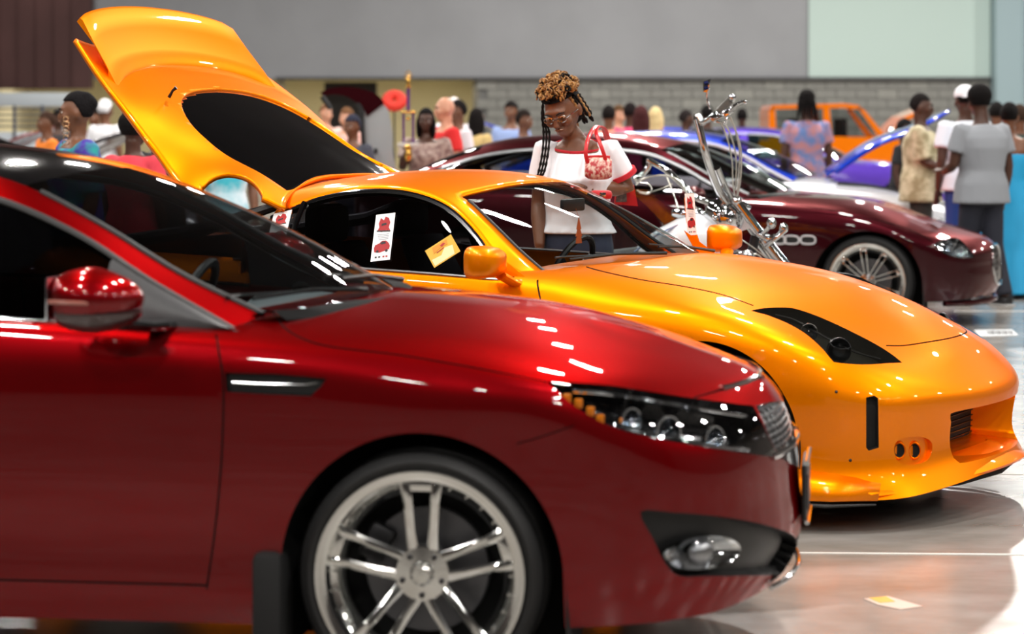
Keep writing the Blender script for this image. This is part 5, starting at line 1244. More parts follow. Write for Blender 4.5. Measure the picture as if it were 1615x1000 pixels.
    for px, R, W in ((1320,.34,.11),(840,.33,.20)):
        w = wheel(root, tuple(P(px, 628-FP/d*R, d)-off), R=R, rr=R-.08, W=W, spokes=10, twin=0, sw=.006, detail=False); w.name = 'wheel'
    return root
motorcycle()
# ================================================================== people
def remesh(o, vox, sm=4):
    md = o.modifiers.new('remesh', 'REMESH'); md.mode = 'VOXEL'; md.voxel_size = vox; md.use_smooth_shade = True
    if sm: m2 = o.modifiers.new('smooth', 'SMOOTH'); m2.factor = .5; m2.iterations = sm
    return o
def rings(mb, R, n=24, M=None):
    """closed loft: rings (cx,cy,cz,rx,ry[,pw])"""
    G = []
    for r in R:
        cx, cy, cz, rx, ry = r[:5]; pwr = r[5] if len(r) > 5 else .9; tl = r[6] if len(r) > 6 else 0
        G.append([(cx+rx*abs(math.cos(a))**pwr*math.copysign(1, math.cos(a)), cy+ry*abs(math.sin(a))**pwr*math.copysign(1, math.sin(a)), cz+tl*math.sin(a)) for a in [2*PI*j/n+.001 for j in range(n)]])
    b = len(mb.v); mb.grid(G, M, closeu=True); mb.f.append(tuple(b+j for j in range(n))[::-1]); mb.f.append(tuple(b+(len(R)-1)*n+j for j in range(n))); return mb
SKINS = {'dark': (74,46,34), 'mid': (112,72,50), 'light': (206,150,122)}
def person(label, loc, rz, H=1.75, skin='dark', build=1., lean=(0,0), head=(0,0,0), headoff=(0,0,0), armR=None, armL=None, top=None, sleeve='short', bottom=None, dress=None, hair='short', haircol=(16,13,12), vox=.014, legs='stand', shoes=(40,40,42), cap=None, group=None, female=False, fine=False, hs=1., topm=None, hem=None, sq=1.):
    """faces -Y when rz = 0.  arm?: (elbow, wrist, hand tip) offsets from the shoulder in metres; R is at -x (viewer's left when facing the camera)"""
    root = thing('person', label, 'person', loc, rz, group); k = H/1.75
    sk = mat('skin_'+skin, SKINS[skin], rough=.42, spec=.4); 
    sw = (.185 if not female else .165)*build; hipw = (.16 if not female else .17)*build
    lx, ly = lean
    def S(z): q = max(0, (z-.95))/.5; return Vector((lx*q, ly*q, z))
    b = MB()
    dep = .115*build
    rings(b, [(0,0,.84,hipw*.9,dep),(0,0,.93,hipw,dep*1.08),(S(1.06).x,S(1.06).y,1.06,hipw*(.82 if not female else .74),dep*.92),(S(1.2).x,S(1.2).y-.005,1.20,sw*.86,dep*1.05),(S(1.33).x,S(1.33).y,1.33,sw*.95,dep*1.02),(S(1.42).x,S(1.42).y,1.42,sw*.86,dep*.75),(S(1.47).x,S(1.47).y,1.465,.07,.06)], 20)
    hx, hy, hz = headoff; nb = S(1.44); hc = Vector((nb.x+hx, nb.y-.015+hy, 1.635+hz))
    b.tube([nb, (nb+hc)/2+Vector((0,.015,-.02)), hc+Vector((0,.03,-.06))], [.068,.056,.055] if not female else [.058,.047,.048], 14)
    HM = Matrix.Translation(hc) @ Matrix.Rotation(math.radians(head[2]), 4, 'Y') @ Matrix.Rotation(math.radians(head[1]), 4, 'Z') @ Matrix.Rotation(math.radians(head[0]), 4, 'X') @ Matrix.Scale(hs, 4)
    def skull(v):
        x, y, z = v
        w = 1.0-.30*max(0, -z)**1.4; yy = y
        if z < 0 and y > 0: yy = y*(1-.35*min(1, -z*1.2))
        if z < -.1 and y < 0: yy = y*(1-.03*-z)
        return (x*w, yy, z)
    b.ell((0,.012,.012), (.076,.097,.115), 28, 20, HM, skull)
    b.ell((0,-.035,-.072), (.042,.05,.036), 18, 12, HM)                     # chin and jaw
    b.ell((0,-.092,-.012), (.0125,.018,.026), 12, 8, HM); b.ell((0,-.104,-.028), (.018,.014,.012), 12, 8, HM)   # nose
    b.ell((0,-.083,-.055), (.027,.014,.014), 14, 8, HM)
    b.ell((0,-.078,.03), (.055,.018,.016), 16, 8, HM)                       # brow
    for s in (-1, 1):
        b.ell((s*.04,-.062,-.022), (.027,.026,.025), 12, 8, HM); b.ell((s*.078,.012,-.008), (.012,.022,.034), 10, 8, HM)
    hands = []
    for s, arm in ((-1, armR), (1, armL)):
        sh = Vector((S(1.41).x+s*sw*1.0, S(1.41).y, 1.40))
        e, w_, t_ = arm or ((s*.05,.02,-.28), (s*.05,-.04,-.52), (s*.045,-.08,-.68))
        e, w_, t_ = (sh+Vector(q)/1 for q in (e, w_, t_))
        b.tube([sh+Vector((-s*.05,0,.0)), sh, (sh+e)/2, e, e+(w_-e)*.3, w_], [.05*build,.056*build,.048*build,.038*build,.041*build,.027*build], 14)
        b.ell(sh, .055*build, 12, 8)
        d = (t_-w_).normalized(); side = d.cross(Vector((0,0,1))) if abs(d.z) < .9 else d.cross(Vector((0,1,0))); side.normalize(); up = side.cross(d).normalized()
        palm = w_+d*.055
        M = Matrix(((side.x, d.x, up.x, palm.x),(side.y, d.y, up.y, palm.y),(side.z, d.z, up.z, palm.z),(0,0,0,1)))
        b.ell((0,0,0), (.038,.055,.016), 14, 10, M)
        for f, (ox, ln) in enumerate(((-.027,.068),(-.009,.078),(.009,.074),(.026,.058))):
            a0 = M @ Vector((ox,.035,0)); a1 = M @ Vector((ox*1.1,.045+ln*.5,-.006)); a2 = M @ Vector((ox*1.1,.045+ln*.9,-.03)); b.tube([a0,a1,a2], [.0095,.009,.0075], 8)
        b.tube([M @ Vector((-.03*s,-.02,0)), M @ Vector((-.055*s,.01,-.012)), M @ Vector((-.06*s,.045,-.024))], [.013,.011,.0085], 8)
        hands.append((sh, e, w_, t_))
    feet = []
    for s in (-1, 1):
        if legs == 'stand': kn = Vector((s*.095,-.015,.48)); an = Vector((s*.10,.02,.09))
        elif legs == 'stride': kn = Vector((s*.09,-.02-s*.06,.48)); an = Vector((s*.10,.04-s*.14,.09))
        hp = Vector((s*.085,0,.88)); b.tube([hp, (hp+kn)/2, kn, (kn*.6+an*.4), an, an+Vector((0,-.01,-.04))], [.088*build,.073*build,.052,.055,.036,.034], 14)
        b.tube([an+Vector((0,.04,-.055)), an+Vector((0,-.05,-.055)), an+Vector((0,-.15,-.065))], [.032,.038,.028], 10)
        feet.append((hp, kn, an))
    body = b.build('body', sk, root); body.scale = (k,k,k)
    remesh(body, .0085 if fine else vox, 3)
    def fin(o, par=body):
        o.parent = body; return o
    # face
    eye = MB()
    white = mat('eye_white', (225,220,212), rough=.2); iris = mat('iris_dark', (22,14,10), rough=.1)
    for s in (-1, 1):
        e = MB().ell((s*.031,-.076,.006), (.0135,.009,.0075), 12, 8, HM).build('eye', white, body); MB().ell((s*.031,-.0835,.005), (.006,.0035,.006), 10, 6, HM).build('iris', iris, e)
        MB().tube([HM @ Vector((s*.014,-.096,.024)), HM @ Vector((s*.032,-.095,.031)), HM @ Vector((s*.05,-.082,.026))], [.004,.0045,.002], 6).build('eyebrow', mat('brow_dark', (14,10,9), rough=.9), body)
    MB().tube([HM @ Vector(p) for p in ((-.024,-.089,-.052),(-.01,-.099,-.0485),(0,-.1,-.050),(.01,-.099,-.0485),(.024,-.089,-.052))], [.002,.0045,.004,.0045,.002], 6).build('lips', mat('lips_'+skin, tuple(min(255, int(c*1.15)) for c in SKINS[skin]), rough=.35), body)
    # clothes
    def cloth(nm, mb, m, v=None, sm=3): o = mb.build(nm, m, body); remesh(o, v or (vox if not fine else .009), sm); return o
    if top is not None or topm is not None:
        tm = topm or mat('cloth_%d_%d_%d' % top, top, rough=.85, bump=.25, nscale=9)
        c = MB(); inf = .018*sq; hz_ = hem or .86; bust = .025 if female else 0
        R = [(0,0,hz_,hipw+inf*1.9,dep+inf*1.9),(S(.98).x*.5,0,.98,hipw*.98+inf*1.5,dep+inf*1.5),(S(1.09).x,S(1.09).y,1.09,hipw*(.86 if not female else .8)+inf,dep*.98+inf),(S(1.2).x,S(1.2).y-.005-bust*.4,1.20,sw*.88+inf,dep*1.06+inf+bust*.5),(S(1.27).x,S(1.27).y-bust*.8,1.27,sw*.93+inf,dep*1.05+inf+bust),(S(1.35).x,S(1.35).y,1.35,sw*.97+inf,dep*1.0+inf*.7),(S(1.42).x,S(1.42).y,1.405,sw*.90+inf*.6,dep*.80+inf*.6),(S(1.465).x,S(1.465).y,1.448,.098,.078,.9,.02)] if not fine else [(0,0,hz_,hipw+inf*1.9,dep+inf*1.9),(0,0,1.04,hipw*.92+inf,dep+inf),(0,0,1.10,hipw*.86+inf,dep*.98+inf),(0,-.015,1.19,sw*.92+inf,dep*1.1+inf+.012),(0,-.03,1.26,sw*.97+inf,dep*1.12+inf+.02),(0,-.018,1.33,sw*.97+inf,dep*1.02+inf*.7),(0,-.004,1.385,sw*.93+inf*.5,dep*.80+inf*.5),(0,.0,1.425,.128,.088,.9,.03)]
        rings(c, R, 24)
        for (sh, e, w_, t_) in hands:
            if sleeve == 'none': continue
            end = (sh+(e-sh)*.62) if sleeve == 'short' else ((sh+(e-sh)*.95) if sleeve == 'half' else w_-(w_-e)*.05)
            pts = [sh+(Vector((S(1.38).x,0,1.38))-sh)*.35, sh+Vector((0,0,.004)), sh+(end-sh)*.5 if sleeve != 'long' else e, end]
            c.tube(pts, [.062*build,.071*build,.066*build+.004*sq,.064*build+.008*sq] if sleeve != 'long' else [.06*build,.068*build,.052*build,.042], 16); c.ell(sh, .066*build, 12, 8)
        t = cloth('shirt', c, tm)
    if dress:
        dm = mat('dress_%d_%d_%d' % dress, dress, rough=.6, bump=.35, nscale=6); c = MB()
        rings(c, [(0,.02,.04,.34,.32),(0,.01,.45,.27,.24),(0,0,.84,hipw+.04,dep+.04),(S(1.06).x,S(1.06).y,1.07,hipw*.76+.02,dep+.02),(S(1.25).x,S(1.25).y-.02,1.25,sw*.95+.012,dep*1.15+.012),(S(1.3).x,S(1.3).y-.01,1.315,sw*.93,dep*1.1)], 28)
        cloth('dress', c, dm)
    if bottom:
        bm_ = mat('trousers_%d_%d_%d' % bottom, bottom, rough=.8, bump=.3, nscale=12); c = MB()
        rings(c, [(0,0,.80,hipw+.012,dep+.02),(0,0,.93,hipw+.014,dep+.02),(0,0,1.02,hipw*.93+.010,dep+.01)], 22)
        for hp, kn, an in feet: c.tube([hp, (hp+kn)/2, kn, (kn+an)/2, an+Vector((0,0,-.01))], [.10*build,.088*build,.074*build,.069,.066], 16)
        cloth('trousers', c, bm_)
    if shoes:
        for i, (hp, kn, an) in enumerate(feet):
            c = MB(); c.tube([an+Vector((0,.055,-.058)), an+Vector((0,0,-.045)), an+Vector((0,-.07,-.058)), an+Vector((0,-.17,-.066))], [.036,.045,.046,.034], 14)
            so = c.build('shoe', mat('shoe_%d_%d_%d' % shoes, shoes, rough=.5), body); MB().box((an.x, an.y-.055, an.z-.0885+.004), (.092,.27,.018), b=.006).build('sole', mat('sole_grey', (170,170,168), rough=.6), so)
    # hair
    hm = mat('hair_%d_%d_%d' % haircol, haircol, rough=.85, spec=.15, bump=.9, nscale=90)
    def cap_hair(r=1.06, lo=-.15, front=.03, nm='hair'):
        q = MB()
        def fn(v):
            x, y, z = v
            if y < -.2: zmin = .42
            elif y < .2: zmin = .42-(y+.2)*1.6
            else: zmin = -.22+lo
            return (x, y, max(z, zmin)) if z < zmin else v
        q.ell((0,.018,.02), (.076*r+.004,.097*r+.003,.115*r), 28, 20, HM, lambda v: skull(fn(v))); return q
    if hair in ('short', 'buzz'):
        r = 1.03 if hair == 'buzz' else 1.10; fin(cap_hair(r).build('hair', hm, body))
    elif hair == 'afro': q = cap_hair(1.16); q.ell((0,.03,.055), (.10,.11,.10), 20, 14, HM); fin(q.build('hair', hm, body))
    elif hair == 'long':
        q = cap_hair(1.12); q.ell((0,.055,-.05), (.095,.07,.13), 18, 12, HM); q.ell((0,.07,-.14), (.09,.05,.10), 16, 10, HM)
        for s in (-1, 1): q.ell((s*.078,.01,-.06), (.028,.05,.12), 12, 10, HM)
        o = q.build('hair', hm, body); remesh(o, .014, 3)
    elif hair == 'bun':
        q = cap_hair(1.09); q.ell((0,.085,.06), (.06,.06,.055), 16, 10, HM); q.ell((0,.05,.11), (.05,.06,.03), 16, 10, HM); o = q.build('hair', hm, body); remesh(o, .013, 3)
    elif hair == 'dreads':
        q = cap_hair(1.1); q.ell((0,.03,.075), (.085,.09,.08), 18, 12, HM); q.build('hair', hm, body)
        q = MB()
        for i in range(15):
            a = -.4+math.pi*1.25*i/14; p0 = HM @ Vector((.08*math.cos(a), .02+.09*math.sin(a), .03)); q.tube([p0, p0+Vector((.012*math.cos(a),.02,-.07)), p0+Vector((.02*math.cos(a),.015,-.15-.02*(i % 3)))], [.011,.010,.006], 6)
        q.build('dreadlocks', hm, body)['kind'] = 'stuff'
    elif hair == 'curlyup': pass
    if cap:
        q = MB(); q.ell((0,.02,.045), (.092,.11,.095), 24, 16, HM, lambda v: (v[0], v[1], max(v[2], -.1))); ca = q.build('cap', mat('cap_white', cap, rough=.7), body)
        q = MB(); G = [[tuple(HM @ Vector((math.sin(a)*(.08+.0*t), .085+math.cos(a)*(.0+.10*t), .035-.01*t+.012*(1-abs(math.sin(a)))))) for a in np.linspace(-1.25,1.25,11)] for t in (0,.5,1)]; q.grid(G); o = q.build('cap_brim', mat('cap_white', ()), ca); md = o.modifiers.new('s', 'SOLIDIFY'); md.thickness = .006
    return root, body, HM, hands, k

def at(px, d): return ((px-CX)/FP*d, d, 0)
# ---- the woman in the white ringer t-shirt
def main_woman():
    d = 12.3
    shirt = mat('white_tshirt', (236,238,244), rough=.85, bump=.18, nscale=8)
    root, body, HM, hands, k = person('woman with blond curled updo, glasses and white red-trimmed t-shirt looking down at the orange coupe', at(911, d), math.radians(-6), H=1.715, skin='mid', female=True, build=.98, head=(24,-22,-8), headoff=(-.068,-.06,-.03), hs=1.1, topm=shirt, bottom=(34,44,66),
        armR=((-.035,-.005,-.26), (-.02,-.10,-.47), (.0,-.16,-.58)), armL=((.085,.06,-.185), (-.095,-.15,-.175), (-.20,-.20,-.155)), hair=None, fine=True, vox=.01, shoes=(60,50,50), hem=.995)
    redm = mat('ringer_red', (190,24,40), rough=.8)
    # neck ring and sleeve rings
    nk = [(.088*math.cos(a)+.0, .0-.078*math.sin(a)-.02*max(0, math.sin(a)), 0) for a in [2*PI*j/32 for j in range(33)]]; nk = [(.126*math.cos(a), .086*math.sin(a)-.004, 1.43+.032*math.sin(a)) for a in [2*PI*j/32 for j in range(33)]]
    MB().tube(nk, .0085, 8, cap=False).build('neck_trim', redm, body)
    for (sh, e, w, t) in hands:
        c = sh+(e-sh)*.62; ax = (e-sh).normalized(); u = ax.orthogonal().normalized(); v = ax.cross(u)
        MB().lathe([(.070,-.013),(.0815,-.013),(.0825,.011),(.070,.011)], 28, Matrix(((u.x,-ax.x,v.x,c.x),(u.y,-ax.y,v.y,c.y),(u.z,-ax.z,v.z,c.z),(0,0,0,1)))).build('sleeve_trim', redm, body)
    # plain abstract print in the place of the shirt's drawing
    pm = mat('shirt_print_navy', (44,56,84), rough=.8)
    # hair: dark roots, blond curls on top, braids at the side
    dk = mat('hair_dark_brown', (18,12,10), rough=.8, bump=.8, nscale=80, spec=.15); bl = mat('hair_blond', (176,128,66), rough=.6, bump=.5, nscale=60, noise=.5, col2=(104,66,34))
    q = MB()
    def fn(v):
        x, y, z = v; zm = .45 if y < -.2 else (.45-(y+.2)*1.5 if y < .2 else -.45); return (x, y, max(z, zm))
    q.ell((0,.02,.022), (.083,.104,.121), 30, 20, HM, fn); q.ell((0,.07,-.01), (.07,.06,.09), 16, 12, HM); hb = q.build('hair', dk, body)
    rnd = random.Random(3); n = 0; c = MB(); c2 = MB()
    for i in range(190):
        u = rnd.random(); a = rnd.uniform(0, 2*PI); rr = math.sqrt(u); x = .092*rr*math.cos(a); y = .025+.098*rr*math.sin(a); z = .095+.062*(1-rr*rr)+rnd.uniform(-.012,.01)-.25*max(0, y-.06)
        r = rnd.uniform(.0085,.014); ax = Vector((rnd.uniform(-1,1), rnd.uniform(-1,1), rnd.uniform(-.4,1))).normalized(); uu = ax.orthogonal().normalized(); vv = ax.cross(uu); p0 = Vector((x,y,z))
        pts = [HM @ (p0+uu*r*math.cos(t)+vv*r*math.sin(t)+ax*(t*.0022)) for t in np.linspace(0, 9.5, 15)]
        (c if rnd.random() < .85 else c2).tube(pts, .0048, 5)
    cu = c.build('curls', bl, hb); cu['kind'] = 'stuff'; c2.build('dark_curls', dk, hb)['kind'] = 'stuff'
    br = MB(); bd = MB()
    for i in range(16):
        a = -.55+.20*i; s = 1 if i % 2 else 1
        p0 = Vector((.078*math.cos(a), .03+.088*math.sin(a), .07-.006*i)); L = .10+.05*rnd.random()
        pts = [HM @ (p0+Vector((.016*math.cos(a)*j/9, .022*j/9, -L*j/9))) for j in range(10)]
        (br if i % 3 else bd).tube(pts, [.0075+.0022*(-1)**j for j in range(10)], 6)
    br.build('braids', dk, hb)['kind'] = 'stuff'; bd.build('blond_braids', bl, hb)['kind'] = 'stuff'
    lb = MB()
    for o_ in (0, .014, .028):
        p0 = HM @ Vector((-.078,-.005,.06)); pts = [p0, p0+Vector((-.004+o_*.3,-.02,-.07)), Vector((p0.x+.005+o_,-.10,1.50)), Vector((p0.x+.004+o_,-.150,1.40)), Vector((p0.x-.012+o_,-.168,1.31)), Vector((p0.x-.03+o_,-.172,1.25+o_))]
        cc = crom([tuple(p) for p in pts], 5); lb.tube(cc, [.0058+.0014*(-1)**j for j in range(len(cc))], 6)
    lb.build('long_braids', dk, hb)['kind'] = 'stuff'
    # glasses
    g = MB()
    for s in (-1, 1):
        cx = s*.033; g.tube([HM @ Vector((cx+.024*math.cos(a), -.1-.0*abs(s)+.006*abs(math.cos(a)), .002+.0145*math.sin(a))) for a in [2*PI*j/18 for j in range(19)]], .0016, 6, cap=False)
        g.tube([HM @ Vector((s*.057,-.095,.006)), HM @ Vector((s*.078,-.05,.008)), HM @ Vector((s*.084,.01,.0))], .0018, 6)
    g.tube([HM @ Vector((-.010,-.101,.004)), HM @ Vector((0,-.106,.008)), HM @ Vector((.010,-.101,.004))], .0016, 6)
    gl = g.build('glasses', M_CHROME, body)
    for s in (-1, 1): MB().ell((s*.033,-.099,.002), (.023,.0015,.0138), 14, 6, HM).build('spectacle_lens', glass('lens_clear', (.9,.92,.95), 2), gl)
    MB().ell((0,-.0965,-.0505), (.016,.004,.0035), 12, 6, HM).build('teeth', mat('teeth', (235,230,225), rough=.3), body)
    # handbag on the shoulder
    W = root.matrix_basis @ Matrix.Scale(k, 4); sh = hands[1][0]
    bag = thing('handbag', 'red and cream patterned shoulder bag with red straps under the woman\'s arm', 'bag', tuple(P(944, 287, d-.24)), math.radians(-6))
    bgm = mat('bag_red_pattern', (176,40,48), rough=.5, noise=.6, nscale=42, col2=(226,196,180)); rdl = mat('bag_red_leather', (196,24,32), rough=.35, coat=.3)
    G = []
    for kx in range(9):
        x = -.105+.026*kx; e = (1-(abs(x)/.125)**4)**.5; G.append([(x, .045*e*math.cos(a)*(1-.35*math.sin(a)), .012+.07*e*math.sin(a)+.07) for a in [2*PI*j/18 for j in range(18)]])
    q = MB().grid(G, closeu=True); q.f.append(tuple(range(18))); q.f.append(tuple(8*18+j for j in range(18))[::-1]); bb = q.build('bag_body', bgm, bag)
    bb.scale = (.62,.8,.8)
    MB().tube([(-.055,0,.118),(0,-.003,.122),(.055,0,.118)], .006, 8, sq=1.3).build('zip_edge', rdl, bag)
    bi = (Matrix.Translation(bag.location) @ Matrix.Rotation(math.radians(-6), 4, 'Z')).inverted()
    for path in ([(930,264,-.25),(924,245,-.26),(926,225,-.24),(933,207,-.17),(941,199,-.07),(950,203,.03),(956,222,.12)], [(957,264,-.25),(953,245,-.26),(946,225,-.245),(940,208,-.18),(946,200,-.06),(955,205,.03),(961,224,.12)]):
        MB().tube(crom([tuple(bi @ P(a, b, d+c)) for a, b, c in path], 5), .0095, 8, sq=.5).build('strap', rdl, bag)
    w = W @ hands[1][2]; 
    cl = thing('wallet', 'glossy red wallet held below the woman\'s forearm', 'wallet', tuple(P(948, 314, d-.27)), math.radians(5))
    MB().box((.0,0,.02), (.105,.05,.045), b=.016).build('wallet_body', rdl, cl); MB().box((.005,-.026,.022), (.03,.004,.02), b=.002).build('clasp', M_CHROME, cl)
    # second red pattern bag corner behind the elbow
    c2_ = thing('clutch_bag', 'flat red and grey patterned pouch hanging behind the woman\'s elbow', 'bag', tuple(P(985, 322, d+.1)), math.radians(4))
    MB().prism([(-.05,-.0),(.065,-.01),(.045,.095),(-.045,.07)], -.012, .012, Matrix.Rotation(PI/2, 4, 'X')).build('pouch', rdl, c2_, smooth=False); MB().prism([(-.045,.01),(.01,.012),(.008,.06),(-.04,.05)], .0125, .015, Matrix.Rotation(PI/2, 4, 'X')).build('pouch_panel', mat('pouch_grey_pattern', (110,96,92), noise=.5, nscale=60), c2_, smooth=False)
main_woman()
# ---- visitors on the right
person('man in a grey t-shirt and dark jeans seen from behind, right of the white cap', at(1548, 20.8), math.radians(205), H=1.79, top=(138,142,148), bottom=(24,27,40), hair='afro', haircol=(14,11,11), legs='stride', shoes=(26,26,28), head=(6,-10,0), armL=((.05,-.03,-.27), (.03,-.2,-.33), (.0,-.32,-.3)), build=1.08, sq=2.0, hem=.82, headoff=(0,-.03,0))
person('man in a white backwards cap and white t-shirt, behind the grey t-shirt man', at(1522, 22.6), math.radians(200), H=1.82, top=(222,228,240), bottom=(30,60,130), hair='buzz', cap=(236,238,244), build=1.05, sq=1.8, head=(4,0,0))
person('man in a cream and tan patterned short-sleeved shirt facing right', at(1452, 23.5), math.radians(75), H=1.76, topm=mat('shirt_cream_pattern', (206,196,164), rough=.85, noise=.8, nscale=11, col2=(150,138,104)), bottom=(46,40,36), hair='buzz', haircol=(24,20,19), build=1.12, sq=2.2, sleeve='half', hem=.76, armR=((0,-.05,-.26), (.0,-.29,-.36), (0,-.44,-.36)), armL=((0,-.08,-.26), (.0,-.30,-.30), (0,-.44,-.28)))
person('woman in a long turquoise dress with bare shoulders at the right edge', at(1592, 21.7), math.radians(160), H=1.66, skin='mid', female=True, build=1.2, dress=(14,150,200), hair='bun', haircol=(15,12,12), armL=((.12,-.02,-.2), (.2,-.2,-.26), (.15,-.34,-.25)), armR=((-.14,0,-.2), (-.3,.0,-.24), (-.42,.0,-.24)))
person('person in an orange yellow shirt behind the turquoise dress', at(1572, 27), math.radians(170), H=1.70, skin='mid', top=(240,150,20), bottom=(40,40,48), hair='short')
person('person in a black t-shirt bending beside the raised blue hood', at(1421, 26.4), math.radians(60), H=1.52, top=(26,26,30), bottom=(34,34,40), hair='short', lean=(0,-.05))
person('man with tied dreadlocks in a red and blue plaid shirt seen from behind', at(1272, 27), math.radians(185), H=1.82, topm=mat('shirt_plaid', (176,120,124), rough=.85, noise=.7, nscale=9, col2=(96,120,170)), bottom=(40,44,60), hair='dreads', build=1.0, sq=1.6)
# ---- people beyond the cars in the middle
person('bald man in a red polo shirt, right of the gold trophy', at(703, 24.6), math.radians(-70), H=1.74, skin='light', top=(216,36,36), bottom=(60,60,70), hair=None, build=1.12, sq=1.5)
person('woman with long black hair and a pale patterned top beside the gold trophy', at(672, 24.0), math.radians(-5), H=1.62, skin='dark', female=True, build=1.15, topm=mat('top_pale_pattern', (176,156,146), rough=.8, noise=.6, nscale=16, col2=(120,92,88)), bottom=(36,34,40), hair='long', haircol=(14,11,12), armR=((-.05,-.06,-.24), (.02,-.24,-.08), (.045,-.30,.0)))
specs = [
 ('person with dark hair in a white shirt right of the bald man', 722, 27, -60, 1.72, 'mid', (222,210,214), 'short', (18,14,13)),
 ('woman with a dark ponytail in a sand coloured top, left of the block wall', 752, 29, 140, 1.64, 'mid', (196,168,110), 'long', (18,14,13)),
 ('man in a pale blue shirt left of the small blue car', 806, 31, -20, 1.74, 'mid', (140,160,205), 'short', (20,15,14)),
 ('person in a denim blue shirt behind the maroon roof', 826, 28, 60, 1.62, 'mid', (96,120,170), 'short', (28,20,16)),
 ('man in a pale shirt in the foyer crowd, behind the open orange hatch', 514, 33, 30, 1.72, 'light', (226,190,180), 'buzz', (120,84,60)),
 ('person in an orange top, left of the tall silver-lined hood', 547, 31, -40, 1.66, 'light', (220,170,160), 'short', (110,76,50)),
 ('person in a dark cap and grey top below the maroon hood nose', 556, 24, -30, 1.56, 'mid', (70,72,84), 'short', (46,48,64)),
 ('person in a pale coral shirt right of the standing woman', 960, 30, 170, 1.68, 'mid', (250,146,120), 'short', (20,15,14)),
 ('blurred person in a cream top right of the coral shirt', 976, 33, 30, 1.70, 'light', (226,208,180), 'short', (90,64,40)),
 ('woman with long reddish hair in a pink top seen from behind', 1011, 27.5, 175, 1.66, 'mid', (240,76,130), 'long', (70,34,34)),
 ('dark-haired person beside the reddish-haired woman', 994, 31, 160, 1.72, 'dark', (210,60,110), 'short', (24,18,18)),
 ('blond person in a pink shirt right of the reddish-haired woman', 1034, 30, 160, 1.66, 'light', (246,110,150), 'long', (214,190,140)),
 ('person in black with short hair behind the handlebars', 1115, 33, 190, 1.70, 'dark', (30,30,34), 'short', (16,13,12)),
 ('person in a dark cap left of the handlebars', 1082, 34, 100, 1.64, 'dark', (44,40,44), 'short', (36,30,30)),
 ('person in dark clothes right of the handlebars', 1170, 38, 180, 1.68, 'dark', (52,42,48), 'short', (20,16,16)),
 ('child in an orange shirt at the far left beyond the silver car', 74, 26, -60, 1.60, 'mid', (236,130,40), 'buzz', (60,40,30)),
 ('person in a black shirt beside the child in orange, far left', 92, 33, 40, 1.64, 'dark', (40,38,42), 'short', (20,16,14)),
 ('person in a rust red shirt behind the silver car, far left', 150, 34, -30, 1.66, 'mid', (120,60,50), 'short', (20,16,14)),
 ('person in a white cap and white shirt behind the orange hatch edge', 166, 31, 150, 1.76, 'mid', (226,226,230), 'short', (236,236,240)),
 ('person in a white and blue shirt by the trophy, behind the bald man', 716, 31, 10, 1.78, 'light', (236,232,240), 'short', (236,226,224)),
 ('person in a dark green top at the far right edge', 1608, 25, 180, 1.66, 'mid', (50,64,60), 'short', (60,44,34)),
]
for lb, px, d, rz, H, sk, tc_, hr, hc_ in specs:
    person(lb, at(px, d), math.radians(rz), H=H, skin=sk, top=tc_, bottom=(44,46,60), hair=hr, haircol=hc_, vox=.02, female=(hr == 'long'))
# ---- visitors on the left
person('woman with a black updo, long earring and purple and teal wrap top facing left', at(122, 15.2), math.radians(-62), H=1.68, skin='mid', female=True, build=1.15, topm=mat('top_purple_teal', (66,40,150), rough=.7, noise=.9, nscale=9, col2=(20,150,150)), bottom=(40,40,60), hair='bun', haircol=(18,16,18), sleeve='half', head=(0,-22,0))
person('person in a red and white striped shirt bending down, left of the open hatch', at(208, 16), math.radians(150), H=1.56, skin='dark', topm=None, top=(214,60,74), bottom=(30,30,36), hair='afro', haircol=(16,14,14), lean=(0,-.02), build=1.05, sq=1.5)
person('person in a white and aqua shirt seen through the gap under the hatch', at(356, 18.2), math.radians(30), H=1.62, skin='mid', topm=mat('top_white_aqua', (226,236,244), rough=.8, noise=.9, nscale=4, col2=(70,190,210)), bottom=(40,44,60), hair='short')
person('person in dark clothes standing in shadow left of the open hatch', at(250, 17.6), math.radians(60), H=1.56, skin='dark', top=(18,18,22), bottom=(16,16,20), hair='short', build=1.15)

